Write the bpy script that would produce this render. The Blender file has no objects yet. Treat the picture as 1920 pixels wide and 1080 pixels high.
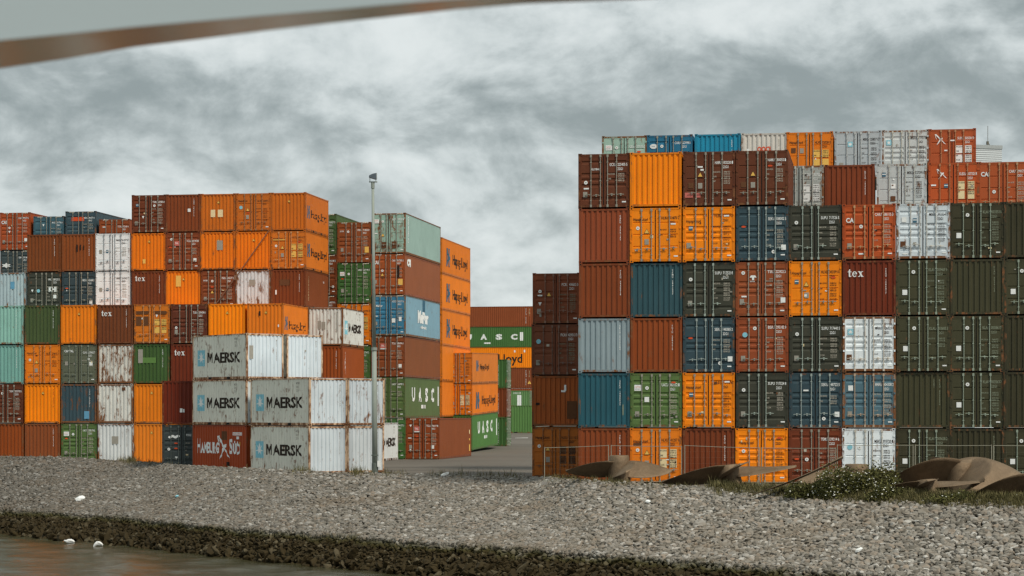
import bpy, bmesh, math, random
import numpy as np
from mathutils import Vector, Matrix

random.seed(7)
rng = np.random.default_rng(7)
PI = math.pi
sc = bpy.context.scene
COL = sc.collection
F, CX, YH, HC = 4100.0, 960.0, 772.0, 3.36          # focal length and horizon in photo pixels, eye height over the yard
TH = math.radians(9.7)                              # heading of the container rows
W = 2.438

# ------------------------------------------------------------------ small helpers
def lin(c):
    c = c / 255.0
    return c / 12.92 if c <= 0.04045 else ((c + 0.055) / 1.055) ** 2.4
def rgb(r, g, b): return (lin(r), lin(g), lin(b), 1.0)
def PX(px, d): return (px - CX) / F * d
def row_hit(row, px):
    px0, d0 = row
    X0, k = PX(px0, d0), (px - CX) / F
    t = (k * d0 - X0) / (math.cos(TH) + k * math.sin(TH))
    return Vector((X0 + t * math.cos(TH), d0 - t * math.sin(TH), 0))

class MB:
    """collects polygons for one mesh"""
    def __init__(s): s.v, s.f, s.m = [], [], []
    def poly(s, pts, m=0):
        n = len(s.v); s.v += [tuple(p) for p in pts]; s.f.append(tuple(range(n, n + len(pts)))); s.m.append(m)
    def box(s, x0, x1, y0, y1, z0, z1, m=0):
        n = len(s.v)
        s.v += [(x0,y0,z0),(x1,y0,z0),(x1,y1,z0),(x0,y1,z0),(x0,y0,z1),(x1,y0,z1),(x1,y1,z1),(x0,y1,z1)]
        for q in ((0,3,2,1),(4,5,6,7),(0,1,5,4),(1,2,6,5),(2,3,7,6),(3,0,4,7)):
            s.f.append(tuple(n + i for i in q)); s.m.append(m)
    def tube(s, pts, radii, n=8, m=0, caps=True):
        pts = [Vector(p) for p in pts]; rings = []
        for i, p in enumerate(pts):
            d = (pts[min(i+1, len(pts)-1)] - pts[max(i-1, 0)]).normalized()
            a = d.orthogonal().normalized() if i == 0 else (rings[-1][1] - d * rings[-1][1].dot(d)).normalized()
            b = d.cross(a); r = radii[i] if hasattr(radii, '__len__') else radii
            k = len(s.v)
            for j in range(n):
                t = 2*PI*j/n; s.v.append(tuple(p + a*(r*math.cos(t)) + b*(r*math.sin(t))))
            rings.append((k, a))
        for (k0, _), (k1, _) in zip(rings, rings[1:]):
            for j in range(n):
                s.f.append((k0+j, k0+(j+1)%n, k1+(j+1)%n, k1+j)); s.m.append(m)
        if caps:
            s.f.append(tuple(rings[0][0]+j for j in reversed(range(n)))); s.m.append(m)
            s.f.append(tuple(rings[-1][0]+j for j in range(n))); s.m.append(m)
    def mesh(s, name, mats, smooth=False):
        me = bpy.data.meshes.new(name); me.from_pydata(s.v, [], s.f)
        for m in mats: me.materials.append(m)
        me.polygons.foreach_set('material_index', s.m)
        if smooth: me.polygons.foreach_set('use_smooth', [True]*len(s.f))
        me.update(); return me

def link(name, data, parent=None, color=None):
    o = bpy.data.objects.new(name, data); COL.objects.link(o)
    if parent is not None: o.parent = parent
    if color is not None: o.color = color
    return o
def tag(o, label, cat=None, group=None, kind=None):
    if label: o['label'] = label
    if cat: o['category'] = cat
    if group: o['group'] = group
    if kind: o['kind'] = kind
    return o

# ------------------------------------------------------------------ materials
class NT:
    def __init__(s, name, world=False):
        if world: s.mat = bpy.data.worlds.new(name)
        else: s.mat = bpy.data.materials.new(name)
        s.mat.use_nodes = True; s.t = s.mat.node_tree; s.t.nodes.clear()
    def n(s, typ, **kw):
        nd = s.t.nodes.new(typ)
        for k, v in kw.items():
            if k.startswith('_'): setattr(nd, k[1:], v)
            else: nd.inputs[k.replace('__', ' ')].default_value = v
        return nd
    def l(s, a, ao, b, bi): s.t.links.new(a.outputs[ao], b.inputs[bi])
    def math(s, op, a, b=None, clamp=False):
        nd = s.t.nodes.new('ShaderNodeMath'); nd.operation = op; nd.use_clamp = clamp
        for i, x in enumerate((a, b)):
            if x is None: continue
            if isinstance(x, (int, float)): nd.inputs[i].default_value = x
            else: s.t.links.new(x, nd.inputs[i])
        return nd.outputs[0]
    def mix(s, f, a, b, mode='MIX'):
        nd = s.t.nodes.new('ShaderNodeMix'); nd.data_type = 'RGBA'; nd.blend_type = mode
        for i, x in ((0, f), (6, a), (7, b)):
            if isinstance(x, (int, float, tuple)): nd.inputs[i].default_value = x
            else: s.t.links.new(x, nd.inputs[i])
        return nd.outputs[2]
    def noise(s, vec, scale, detail=4, rough=.55, dist=0):
        nd = s.n('ShaderNodeTexNoise', Scale=scale, Detail=detail, Roughness=rough, Distortion=dist)
        if vec is not None: s.t.links.new(vec, nd.inputs['Vector'])
        return nd.outputs[0]
    def scaled(s, vec, sx, sy, sz):
        nd = s.n('ShaderNodeMapping'); nd.inputs['Scale'].default_value = (sx, sy, sz); s.t.links.new(vec, nd.inputs['Vector']); return nd.outputs[0]
    def bsdf(s, color, rough=.6, metal=0., spec=.3, bump=None, bstr=.3, bdist=.02):
        b = s.n('ShaderNodeBsdfPrincipled'); o = s.n('ShaderNodeOutputMaterial')
        b.inputs['Specular IOR Level'].default_value = spec
        for k, x in (('Base Color', color), ('Roughness', rough), ('Metallic', metal)):
            if isinstance(x, (int, float, tuple)): b.inputs[k].default_value = x
            else: s.t.links.new(x, b.inputs[k])
        if bump is not None:
            bn = s.n('ShaderNodeBump', Strength=bstr, Distance=bdist); s.t.links.new(bump, bn.inputs['Height']); s.l(bn, 'Normal', b, 'Normal')
        s.l(b, 'BSDF', o, 'Surface'); return s.mat

def make_paint():
    k = NT('container_paint')
    oi = k.n('ShaderNodeObjectInfo'); tc = k.n('ShaderNodeTexCoord')
    off = k.n('ShaderNodeVectorMath', _operation='ADD'); k.l(tc, 'Object', off, 0)
    rv = k.math('MULTIPLY', oi.outputs['Random'], 173.0); cmb = k.n('ShaderNodeCombineXYZ')
    for i in range(3): k.t.links.new(rv, cmb.inputs[i])
    k.l(cmb, 0, off, 1); v = off.outputs[0]
    fade = k.noise(v, .7, 3); streak = k.noise(k.scaled(v, 7, 7, .55), 1.0, 4, .6); fine = k.noise(v, 14, 3)
    val = k.math('ADD', k.math('MULTIPLY', fade, .34), k.math('MULTIPLY', streak, .36))
    val = k.math('ADD', val, k.math('MULTIPLY', fine, .10)); val = k.math('ADD', val, .60)
    col = k.n('ShaderNodeVectorMath', _operation='SCALE'); k.l(oi, 'Color', col, 0); k.t.links.new(val, col.inputs['Scale'])
    dirt = k.math('MULTIPLY', k.math('SUBTRACT', streak, .52), 2.6, True)
    c1 = k.mix(k.math('MULTIPLY', dirt, .30), col.outputs[0], (.07, .052, .03, 1))
    rn = k.noise(k.scaled(v, 1.5, 1.5, .75), 2.3, 9, .68, .4)
    rm = k.math('ADD', rn, k.math('MULTIPLY', oi.outputs['Alpha'], .40))
    zs = k.n('ShaderNodeSeparateXYZ'); k.l(tc, 'Object', zs, 0)
    low = k.math('MULTIPLY', k.math('SUBTRACT', 1.1, zs.outputs[2]), .10, True)              # water sits and rusts along the foot
    drip = k.noise(k.scaled(v, 9, 9, .8), 1.0, 5, .7)
    rm = k.math('ADD', rm, k.math('ADD', k.math('MULTIPLY', low, oi.outputs['Alpha']), k.math('MULTIPLY', k.math('SUBTRACT', drip, .5), .45)))
    rm = k.math('MULTIPLY', k.math('SUBTRACT', rm, .70), 8, True)
    rc = k.mix(k.noise(v, 9, 4), (.085, .035, .016, 1), (.27, .115, .045, 1))
    c2 = k.mix(rm, c1, rc)
    ro = k.math('ADD', k.math('MULTIPLY', rm, .35), k.math('ADD', k.math('MULTIPLY', streak, .25), .38))
    return k.bsdf(c2, ro, 0, .25, k.noise(v, 3.0, 5), .10, .03)
PAINT = make_paint()
def make_zinc():
    k = NT('galvanised_steel'); oi = k.n('ShaderNodeObjectInfo'); tc = k.n('ShaderNodeTexCoord'); v = tc.outputs['Object']
    n = k.noise(v, 6, 5); s = k.n('ShaderNodeVectorMath', _operation='SCALE'); k.l(oi, 'Color', s, 0)
    k.t.links.new(k.math('ADD', k.math('MULTIPLY', n, .5), .72), s.inputs['Scale'])
    return k.bsdf(s.outputs[0], .5, .25, .4)
ZINC = make_zinc()
def plain(name, c, rough=.7, var=.25, scale=6, metal=0, spec=.25):
    k = NT(name); tc = k.n('ShaderNodeTexCoord'); n = k.noise(tc.outputs['Object'], scale, 5)
    lo = tuple(x*(1-var) for x in c[:3]) + (1,); hi = tuple(min(1, x*(1+var)) for x in c[:3]) + (1,)
    return k.bsdf(k.mix(n, lo, hi), rough, metal, spec)
DARK = plain('rubber_and_hole_shade', (.012, .010, .009, 1), .9, .2)  # gasket rubber, and the painted shade of casting holes and fork pockets
DEC = {'w': plain('white_marking', rgb(225,228,226), .6, .12, 12), 'k': plain('black_marking', rgb(48,38,30), .7, .25, 12),
       'y': plain('yellow_marking', rgb(225,180,90), .6, .15, 12), 'b': plain('pale_blue_marking', rgb(130,190,205), .6, .15, 9),
       'n': plain('slate_blue_marking', rgb(62,100,120), .7, .2, 9), 'g': plain('grey_patch', rgb(150,146,136), .7, .2, 5),
       'o': plain('red_marking', rgb(205,78,38), .6, .2, 9), 'u': plain('umber_patch', rgb(96,62,38), .8, .3, 5),
       'p': plain('pink_marking', rgb(190,105,95), .7, .2, 5), 'c': plain('cream_marking', rgb(222,204,160), .6, .12, 9),
       'd': plain('dim_marking', rgb(128,136,116), .7, .2, 12), 's': plain('soot_patch', rgb(40,28,22), .8, .3, 5),
       'v': plain('pale_green_patch', rgb(92,128,66), .7, .2, 5), 't': plain('teal_patch', rgb(95,150,180), .7, .2, 5), 'f': plain('faded_marking', rgb(176,170,156), .7, .35, 9)}
DKEY = list(DEC); DMATS = [DEC[k] for k in DKEY]

# ------------------------------------------------------------------ lettering (built-in font turned into flat meshes)
_tc = {}
def glyphs(s, bold=0.0):
    key = (s, bold)
    if key in _tc: return _tc[key]
    cu = bpy.data.curves.new('txt', 'FONT'); cu.body = s; cu.resolution_u = 2; cu.offset = bold; cu.fill_mode = 'FRONT'
    ob = bpy.data.objects.new('txt', cu); COL.objects.link(ob)
    dg = bpy.context.evaluated_depsgraph_get(); dg.update()
    me = ob.evaluated_get(dg).to_mesh()
    vs = [(v.co.x, v.co.y) for v in me.vertices]; fs = [tuple(p.vertices) for p in me.polygons]
    ob.evaluated_get(dg).to_mesh_clear(); bpy.data.objects.remove(ob); bpy.data.curves.remove(cu)
    x0 = min((v[0] for v in vs), default=0)
    vs = [((v[0]-x0)/.73, v[1]/.73) for v in vs]
    w = max((v[0] for v in vs), default=.5)
    _tc[key] = (vs, fs, w); return _tc[key]

def star(n, r0, r1, rot=PI/2):
    return [(math.cos(rot+PI*i/n)*(r1 if i % 2 else r0), math.sin(rot+PI*i/n)*(r1 if i % 2 else r0)) for i in range(2*n)]
def disc(r, n=14): return [(r*math.cos(2*PI*i/n), r*math.sin(2*PI*i/n)) for i in range(n)]

def side_breaks(L):
    a = L/2 - .11; n = round(2*a/.28); p = 2*a/n; out = []
    for i in range(n):
        y = -a + i*p
        out += [(y, 0), (y+.31*p, 0), (y+.5*p, .038), (y+.81*p, .038)]
    out.append((a, 0)); return out
_sb = {L: side_breaks(L) for L in (6.058, 12.192)}
def side_depth(L, y):
    b = _sb[L]
    return float(np.interp(y, [q[0] for q in b], [q[1] for q in b]))
def clip(poly, u, keep_hi):
    out = []
    for i in range(len(poly)):
        a, b = poly[i], poly[(i+1) % len(poly)]
        ia, ib = (a[0] >= u) == keep_hi or a[0] == u, (b[0] >= u) == keep_hi or b[0] == u
        if ia: out.append(a)
        if ia != ib:
            t = (u-a[0])/(b[0]-a[0]); out.append((u, a[1]+t*(b[1]-a[1])))
    return out

class Deco(MB):
    """marks painted on one container; u runs left to right and v upward as one looks at the face"""
    def __init__(s, L, H): super().__init__(); s.L, s.H, s.lay, s.pat = L, H, 0, []
    def sub(s, name):
        q = Deco(s.L, s.H); q.lay = s.lay; s.pat.append((name, q)); s.lay += 1; return q
    def put(s, poly, m, face):
        e = .004 + s.lay*.0007
        mi = DKEY.index(m)
        if face == 'front':
            s.poly([(u-W/2, -s.L/2+.010-e, v) for u, v in poly], mi); return
        sign = 1 if face == 'right' else -1
        ys = [q[0] for q in _sb[s.L]]
        pl = [((-s.L/2+u) if sign > 0 else (s.L/2-u), v) for u, v in poly]
        if sign < 0: pl.reverse()
        lo, hi = min(p[0] for p in pl), max(p[0] for p in pl)
        cuts = [y for y in ys if lo < y < hi]
        edges = [lo-1] + cuts + [hi+1]
        for a, b in zip(edges, edges[1:]):
            q = clip(clip(pl, a, True), b, False)
            if len(q) < 3: continue
            pts = [(sign*(W/2-.008-side_depth(s.L, y)+e), y, v) for y, v in q]
            if sign < 0: pass
            s.poly(pts if sign > 0 else pts[::-1][::-1], mi)
    def shape(s, pts, u, v, m, face='front', sx=1, sz=1):
        pl = [(u+p[0]*sx, v+p[1]*sz) for p in pts]
        tris = [pl] if len(pl) <= 4 else None
        if tris is None:
            cu, cv = sum(p[0] for p in pl)/len(pl), sum(p[1] for p in pl)/len(pl)
            tris = [[(cu, cv), pl[i], pl[(i+1) % len(pl)]] for i in range(len(pl))]
        for t in tris: s.put(t, m, face)
        s.lay += 1
    def rect(s, u, v, w, h, m, face='front'):
        s.put([(u, v), (u+w, v), (u+w, v+h), (u, v+h)], m, face); s.lay += 1
    def text(s, t, u, v, h, m='w', face='front', bold=.012, cond=.8, width=None):
        vs, fs, w = glyphs(t, bold)
        k = width/w if width else h*cond
        for f in fs: s.put([(u+vs[i][0]*k, v+vs[i][1]*h) for i in f], m, face)
        s.lay += 1; return w*k
    def vtext(s, t, u, vtop, h, m='w', face='front', step=1.18):
        for i, ch in enumerate(t):
            if ch == ' ': continue
            vs, fs, w = glyphs(ch, .015); k = h*.8
            for f in fs: s.put([(u+(vs[j][0]-w/2)*k, vtop-(i+1)*h*step+vs[j][1]*h) for j in f], m, face)
        s.lay += 1
    def tri(s, u, v, r=.13):
        s.shape([(-1.1, -1.), (1.1, -1.), (0, 1.)], u, v, 'k', 'front', r, r)
        s.shape([(-1.1, -1.), (1.1, -1.), (0, 1.)], u, v-.005, 'y', 'front', r*.8, r*.8)

# emblems (flat marks copied as shapes)
def star_box(D, u, v, w, h, face):
    D.rect(u, v, w, h, 'b', face); D.shape(star(7, .5, .2), u+w/2, v+h/2, 'w', face, w*.92, w*.92)
def maersk(D, face, L=6.058):
    star_box(D.sub('emblem'), .56, .80, .80, .93, face)
    for p in ([(0,0),(.20,0),(.20,1),(0,1)], [(.66,0),(.86,0),(.86,1),(.66,1)], [(.20,1),(.20,.60),(.36,.10),(.43,.10),(.43,.46)], [(.66,1),(.66,.60),(.50,.10),(.43,.10),(.43,.46)]):
        D.shape(p, 1.66, .98, 'k', face, .72, .60)
    D.text('AERSK', 2.36, .98, .60, 'k', face, .026, width=3.02)
    for i, (t, vv) in enumerate((('MSKU', 2.25), ('322', 2.05), ('2210', 1.86))): D.text(t, 4.75, vv, .12, 'g', face, .01)
def hapag(D, face, u0, emb_w, emb_h, v0, tu, tw, th, tv):
    D = D.sub('wordmark')
    for a in ([(0,0),(.34,0),(.40,.30),(.30,.30),(.32,.70),(.42,.70),(.38,1),(.08,1)], [(.62,0),(.92,0),(.80,.34),(1.08,.46),(.98,.58),(.82,.60),(.92,1),(.62,1),(.54,.70),(.42,.70),(.42,.30),(.54,.30)]):
        D.shape(a, u0, v0, 'n', face, emb_w, emb_h)
    D.text('Hapag-Lloyd', tu, tv, th, 'k', face, .006, width=tw)
def hs_bird(D, u, v, k, face):
    for p in ([(-1.0,.95),(-.75,1.0),(-.1,.30),(-.2,.12)], [(-1.0,.95),(-.93,.95),(-.68,.1),(-.76,.1)], [(-.3,.2),(.35,.34),(.3,.06),(0,-.06)], [(-.2,.02),(.14,.06),(-.35,-.62),(-.7,-.95)],
              [(.0,.02),(.18,.0),(.95,-.86),(.55,-.62)]):
        D.shape(p, u, v, 'w', face, k, k)
def tex(D, u, v, h):
    k = h
    for p in ([(.12,.1),(.30,.1),(.30,1.0),(.24,1.0),(.12,.86)], [(0,.60),(.46,.60),(.46,.70),(0,.70)], [(.14,0),(.38,0),(.47,.12),(.44,.16),(.34,.10),(.14,.14)]):
        D.shape(p, u, v, 'w', 'front', k, k)
    cx, cz, R = .86, .35, .36
    ring = []
    for i in range(17):
        a = math.radians(10 + i*19.5)
        ring.append((cx+R*.86*math.cos(a), cz+R*math.sin(a), cx+R*.46*math.cos(a), cz+R*.72*math.sin(a)))
    for a, b in zip(ring, ring[1:]): D.put([(u+k*x, v+k*z) for x, z in ((a[0],a[1]),(b[0],b[1]),(b[2],b[3]),(a[2],a[3]))], 'w', 'front')
    D.lay += 1
    D.shape([(.62,.34),(1.16,.34),(1.16,.42),(.62,.42)], u, v, 'w', 'front', k, k)
    for p in ([(1.34,.70),(1.56,.70),(1.94,0),(1.72,0)], [(1.76,.70),(1.86,.70),(1.48,0),(1.38,0)], [(1.28,.64),(1.62,.64),(1.62,.71),(1.28,.71)],
              [(1.70,.64),(1.94,.64),(1.94,.71),(1.70,.71)], [(1.30,0),(1.54,0),(1.54,.07),(1.30,.07)], [(1.64,0),(2.0,0),(2.0,.07),(1.64,.07)]):
        D.shape(p, u, v, 'w', 'front', k, k)

# ------------------------------------------------------------------ container meshes (shared)
_mc = {}
def frame_mesh(L, H):
    m = MB(); x, y, p = W/2, L/2, .105
    for sx in (-1, 1):
        for sy in (-1, 1):
            m.box(*sorted((sx*x, sx*(x-p))), *sorted((sy*y, sy*(y-p))), .0, H)
            for z0 in (-.004, H-.116):
                m.box(*sorted((sx*(x+.004), sx*(x-.166))), *sorted((sy*(y+.004), sy*(y-.182))), z0, z0+.12)
                yy = sy*(y+.0055); xa = sx*(x-.08); zc = z0+.06
                m.poly([(xa-.035, yy, zc-.03), (xa+.035, yy, zc-.03), (xa+.035, yy, zc+.03), (xa-.035, yy, zc+.03)], 1)  # casting holes are flat dark quads, the shade inside painted on
                xx = sx*(x+.0055); yc = sy*(y-.09)
                m.poly([(xx, yc-.04, zc-.03), (xx, yc+.04, zc-.03), (xx, yc+.04, zc+.03), (xx, yc-.04, zc+.03)], 1)
        m.box(*sorted((sx*(x-.002), sx*(x-.07))), -y+p, y-p, .02, .165)
        m.box(*sorted((sx*(x-.002), sx*(x-.07))), -y+p, y-p, H-.075, H-.012)
        if L < 7:
            for yc in (-1.03, 1.03):
                xx = sx*(x+.001); m.poly([(xx, yc-.18, .03), (xx, yc+.18, .03), (xx, yc+.18, .15), (xx, yc-.18, .15)], 1)  # fork pockets: flat dark patches painted as the shade of an opening
    for sy in (-1, 1):
        m.box(-x+p, x-p, *sorted((sy*(y-.002), sy*(y-.09))), .05, .15)
        m.box(-x+p, x-p, *sorted((sy*(y-.002), sy*(y-.09))), H-.115, H-.028)
    return m.mesh('frame', [PAINT, DARK])
def side_mesh(L, H, sx):
    m = MB(); b = _sb[L]
    for (y0, d0), (y1, d1) in zip(b, b[1:]):
        q = [(sx*(W/2-.008-d0), y0, .165), (sx*(W/2-.008-d1), y1, .165), (sx*(W/2-.008-d1), y1, H-.075), (sx*(W/2-.008-d0), y0, H-.075)]
        m.poly(q if sx > 0 else q[::-1])
    return m.mesh('side_wall', [PAINT])
def roof_mesh(L, H):
    m = MB(); m.box(-W/2+.07, W/2-.07, -L/2+.09, L/2-.09, H-.06, H-.016); m.box(-W/2+.07, W/2-.07, -L/2+.09, L/2-.09, .10, .15)
    m.box(-W/2+.105, W/2-.105, L/2-.08, L/2-.04, .15, H-.115)
    n = int((L-.4)/.35)
    for i in range(n):
        yy = -L/2+.25+i*.35; m.box(-W/2+.12, W/2-.12, yy, yy+.12, H-.017, H-.006)
    return m.mesh('roof', [PAINT])
def end_mesh(L, H):
    m = MB(); a = W/2-.105; n = 9; p = 2*a/n; pr = []
    for i in range(n):
        x = -a+i*p; pr += [(x, 0), (x+.40*p, 0), (x+.5*p, .046), (x+.90*p, .046)]
    pr.append((a, 0)); y = -L/2+.010
    for (x0, d0), (x1, d1) in zip(pr, pr[1:]):
        m.poly([(x0, y+d0, .15), (x1, y+d1, .15), (x1, y+d1, H-.115), (x0, y+d0, H-.115)])
    return m.mesh('end_wall', [PAINT])
def door_mesh(L, H, sx, style):
    m = MB(); xo, xi = W/2-.085, .012
    y, z0, z1 = -L/2+.010, .155, H-.12; b = .075
    def X(a): return sx*a
    m.box(*sorted((X(xo), X(xo-b))), y, y+.06, z0, z1); m.box(*sorted((X(xi), X(xi+b))), y, y+.06, z0, z1)
    m.box(*sorted((X(xi+b), X(xo-b))), y, y+.06, z0, z0+.06); m.box(*sorted((X(xi+b), X(xo-b))), y, y+.06, z1-.06, z1)
    h0, h1 = z0+.06, z1-.06; hh = h1-h0; pr = [(h0, .004)]
    if style == 'A': fr, g, sl, dp = (.11, .39, .51, .63, .89), .085, .045, .036
    else: fr, g, sl, dp = (.245, .50, .755), .032, .022, .030
    for f in fr:
        c = h0+f*hh; pr += [(c-g, .004), (c-g+sl, dp), (c+g-sl, dp), (c+g, .004)]
    pr.append((h1, .004))
    xa, xb = sorted((X(xi+b), X(xo-b)))
    for (za, da), (zb, db) in zip(pr, pr[1:]):
        m.poly([(xa, y+da, za), (xb, y+da, za), (xb, y+db, zb), (xa, y+db, zb)])
    for f in (.1, .36, .63, .9):
        zc = z0+f*(z1-z0); m.box(*sorted((X(xo-.01), X(xo+.06))), y-.035, y-.002, zc-.045, zc+.045)
    if sx > 0: m.box(-.03, -.0, y-.012, y-.001, z0+.02, z1-.02, 1)
    return m.mesh('door', [PAINT, DARK])
def bar_mesh(L, H, x, hx, up):
    m = MB(); y = -L/2-.030; m.tube([(x, y, .07), (x, y, H-.05)], .021, 6)
    for z in (.11, H-.12): m.box(x-.045, x+.045, y-.02, y+.038, z-.06, z+.06)
    for z in (.36, .5*H, H-.42): m.box(x-.038, x+.038, y-.026, y+.038, z-.022, z+.022)
    z = up
    m.tube([(x, y-.02, z), (x+hx*.12, y-.035, z+.03), (x+hx*.36, y-.035, z+.012)], .016, 5)
    m.box(x+hx*.2-.03, x+hx*.2+.03, y-.03, y+.038, z-.05, z+.07)
    return m.mesh('locking_bar', [ZINC])
def got(key, fn, *a):
    if key not in _mc: _mc[key] = fn(*a)
    return _mc[key]
BARSETS = ((-.61, -.16, .18, .61), (-.66, -.19, .20, .66), (-.57, -.15, .16, .58))

ALL = []
SEEN_LABEL = {}
def jit(c, s=.05):
    k = 1 + random.uniform(-s, s); r, g, b = c[:3]
    if r > g*1.35 and r > b*1.35: g, b = g*1.04, b*.66          # iron oxide reds and browns
    elif g > r*1.15 and g > b*1.15 and g < .35: r, b = r*1.08, b*.92
    return tuple(min(1, x*k) for x in (r, g, b))
def container(spec, pos, rot, z, tilt=0.0):
    L, H = spec.get('L', 6.058), spec.get('H', 2.591)
    root = bpy.data.objects.new('shipping_container', None); COL.objects.link(root); root.empty_display_size = .5
    root.location = (pos[0], pos[1], z + spec.get('dz', 0)); root.rotation_euler = (tilt, 0, rot)
    base = jit(spec['c']); rust = spec.get('rust', .12)
    fr = spec.get('frust', min(1, rust+.30))
    ca = base + (rust,); cs = (jit(spec['sc']) + (spec.get('srust', rust),)) if 'sc' in spec else ca; cf = tuple(x*.80 for x in base) + (fr,)
    if 'fc' in spec: cf = spec['fc'][:3] + (fr,)
    link('frame', got(('f', L, H), frame_mesh, L, H), root, cf)
    link('side_wall', got(('s', L, H, 1), side_mesh, L, H, 1), root, cs)
    link('side_wall', got(('s', L, H, -1), side_mesh, L, H, -1), root, cs)
    link('roof', got(('r', L, H), roof_mesh, L, H), root, ca)
    D = Deco(L, H)
    if spec['k'] == 'R':
        link('end_wall', got(('e', L, H), end_mesh, L, H), root, ca)
    else:
        st = spec.get('st', 'A'); bc = spec.get('bc', rgb(150, 147, 134)); nb = spec.get('bars', 4); bx = random.choice(BARSETS)
        for sx in (-1, 1):
            dr = link('door', got(('d', L, H, sx, st), door_mesh, L, H, sx, st), root, ca)
            for i, x in enumerate(bx):
                if (x < 0) != (sx < 0) or (nb == 3 and i == 3): continue
                hx = (-1, -1, 1, 1)[i]; up = .62 + random.choice((0, 0, -.03, .05))
                link('locking_bar', got(('b', L, H, x, hx, round(up, 2)), bar_mesh, L, H, x, hx, up), dr, bc)
        if 'num' in spec: door_text(D, spec)
    for fn in spec.get('deco', ()): fn(D)
    if D.f: link('lettering', D.mesh('lettering', DMATS), root)
    for nm, q in D.pat: link(nm, q.mesh(nm, DMATS), root)
    spec['root'] = root; ALL.append(spec)
    return root

def door_text(D, s):
    """number, size code and weight table on the right door, seals and plates on the left door"""
    t = s.get('tc', 'w'); nr = random.choice((4, 4, 4, 3, 2)); a, b, c = (s['num'].split(' ') + ['', ''])[:3]; top = D.H - random.uniform(.50, .68)
    code = '45G1' if D.H > 2.7 else '22G1'
    D.text(a, 1.49, top, .14, t, width=.31); D.text(b, 1.87, top, .14, t, width=.37); D.text(c or '0', 2.275, top, .14, t, width=.06); D.text(code, 1.87, top-.20, .13, t, width=.25)
    rows = (('MAX.GROSS', '30480 KG', '67200 LB'), ('TARE', '2220 KG', '4890 LB'), ('NET', '28260 KG', '62300 LB'), ('CU.CAP.', '33.2 CU.M', '1172 CU.FT'))
    sp = s.get('rowstep', random.uniform(.21, .26)); v = top-random.uniform(.40, .52)
    if s.get('panels'):                                  # pale paint panels behind the table
        for vv in (v-.30, v-.30-2*sp-.02):
            for uu, ww in ((1.40, .34), (1.87, .34)): D.rect(uu, vv, ww, .40, s['panels'])
        tt = 'k'
    else: tt = s.get('tt', 'f' if t == 'w' else t)
    for w, n1, n2 in rows[:nr]:
        D.text(w, 1.42, v, .07, tt, cond=.62); D.text(n1, 1.90, v, .075, tt, width=.29); D.text(n2, 1.90, v-.10, .075, tt, width=.29); v -= sp
    for kind, u, vv in s.get('marks', (('plate', .33, .66), ('seal', .36, 1.55))):
        if kind == 'plate': D.rect(u-.1, vv-.14, .20, .26, 'g')
        elif kind == 'whiteplate': D.rect(u-.12, vv-.12, .22, .24, 'w')
        elif kind == 'seal': D.shape(disc(.085), u, vv, 'w'); D.shape(disc(.035), u, vv, 'g')
        elif kind == 'tri': D.tri(u, vv, .12)
        elif kind == 'wtri': D.shape([(-1, 1), (0, -1), (1, 1)], u, vv, 'w', 'front', .09, .09)
        elif kind == 'blue': D.shape(disc(.12), u, vv, 'b')
        elif kind == 'red': D.shape(disc(.075), u, vv, 'o', 'front', 1.5, .6)
        elif kind == 'tag': D.rect(u-.12, vv-.03, .24, .07, 'w')
        elif kind == 'notice': D.rect(u-.18, vv-.13, .36, .28, 'w'); D.text('NOTICE', u-.14, vv+.02, .06, 'o', cond=.8); D.text('KEEP CLEAR', u-.15, vv-.07, .045, 'k', cond=.7)
        elif kind == 'star': star_box(D, u-.13, vv-.13, .26, .27, 'front')
        elif kind == 'bluebox': D.rect(u-.09, vv-.1, .18, .2, 'n'); D.rect(u-.09, vv+.0, .18, .04, 'w')
        elif kind == 'dim': D.rect(u-.12, vv-.12, .24, .26, 'u')
    D.rect(2.08, .26, .19, .06, 'w')
    for _ in range(random.choice((0, 1, 1, 2, 3))):       # odd stickers and scuffs, never the same twice
        u = random.choice((random.uniform(.2, 1.0), random.uniform(1.45, 2.2))); D.rect(u, random.uniform(.35, D.H-.5), random.uniform(.04, .16), random.uniform(.04, .14), random.choice('ggufwcs'))
    if s.get('hazard'):
        for uu in (.32, 1.85):
            for i in range(5): D.shape([(0, 0), (.05, 0), (.08, .06), (.03, .06)], uu+i*.085, D.H-.085, 'c' if i % 2 else 'w')
    lg = s.get('logo')
    if lg:
        text, u, v, h, m = lg; D.text(text, u-.03 if text == 'CAI' else u, v, h, m, bold=.03 if h > .14 else .015, width=.40 if text == 'CAI' else None)

# ------------------------------------------------------------------ colours (paint itself, not how the sun shows it)
ORANGE, ORANGE2, ORANGEOLD = rgb(242,132,8), rgb(222,118,28), rgb(176,92,28)
BROWN, DBROWN, RUST, MAROON = rgb(128,66,40), rgb(97,50,37), rgb(128,62,38), rgb(106,42,27)
RED, NAVY, TEAL, BLUE = rgb(174,76,42), rgb(52,72,80), rgb(40,86,98), rgb(52,116,150)
OLIVE, OLIVED, BLACKG = rgb(64,63,43), rgb(57,55,37), rgb(58,59,49)
WHITE, GREY, GREEN, DGREEN = rgb(222,230,234), rgb(178,184,184), rgb(82,110,64), rgb(58,80,50)
PGREEN, PBLUE, BBLUE, STEELG, GGREEN = rgb(158,188,174), rgb(172,190,196), rgb(32,132,164), rgb(138,154,160), rgb(92,100,86)
RUSTYBAR = rgb(150, 120, 95)

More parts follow.
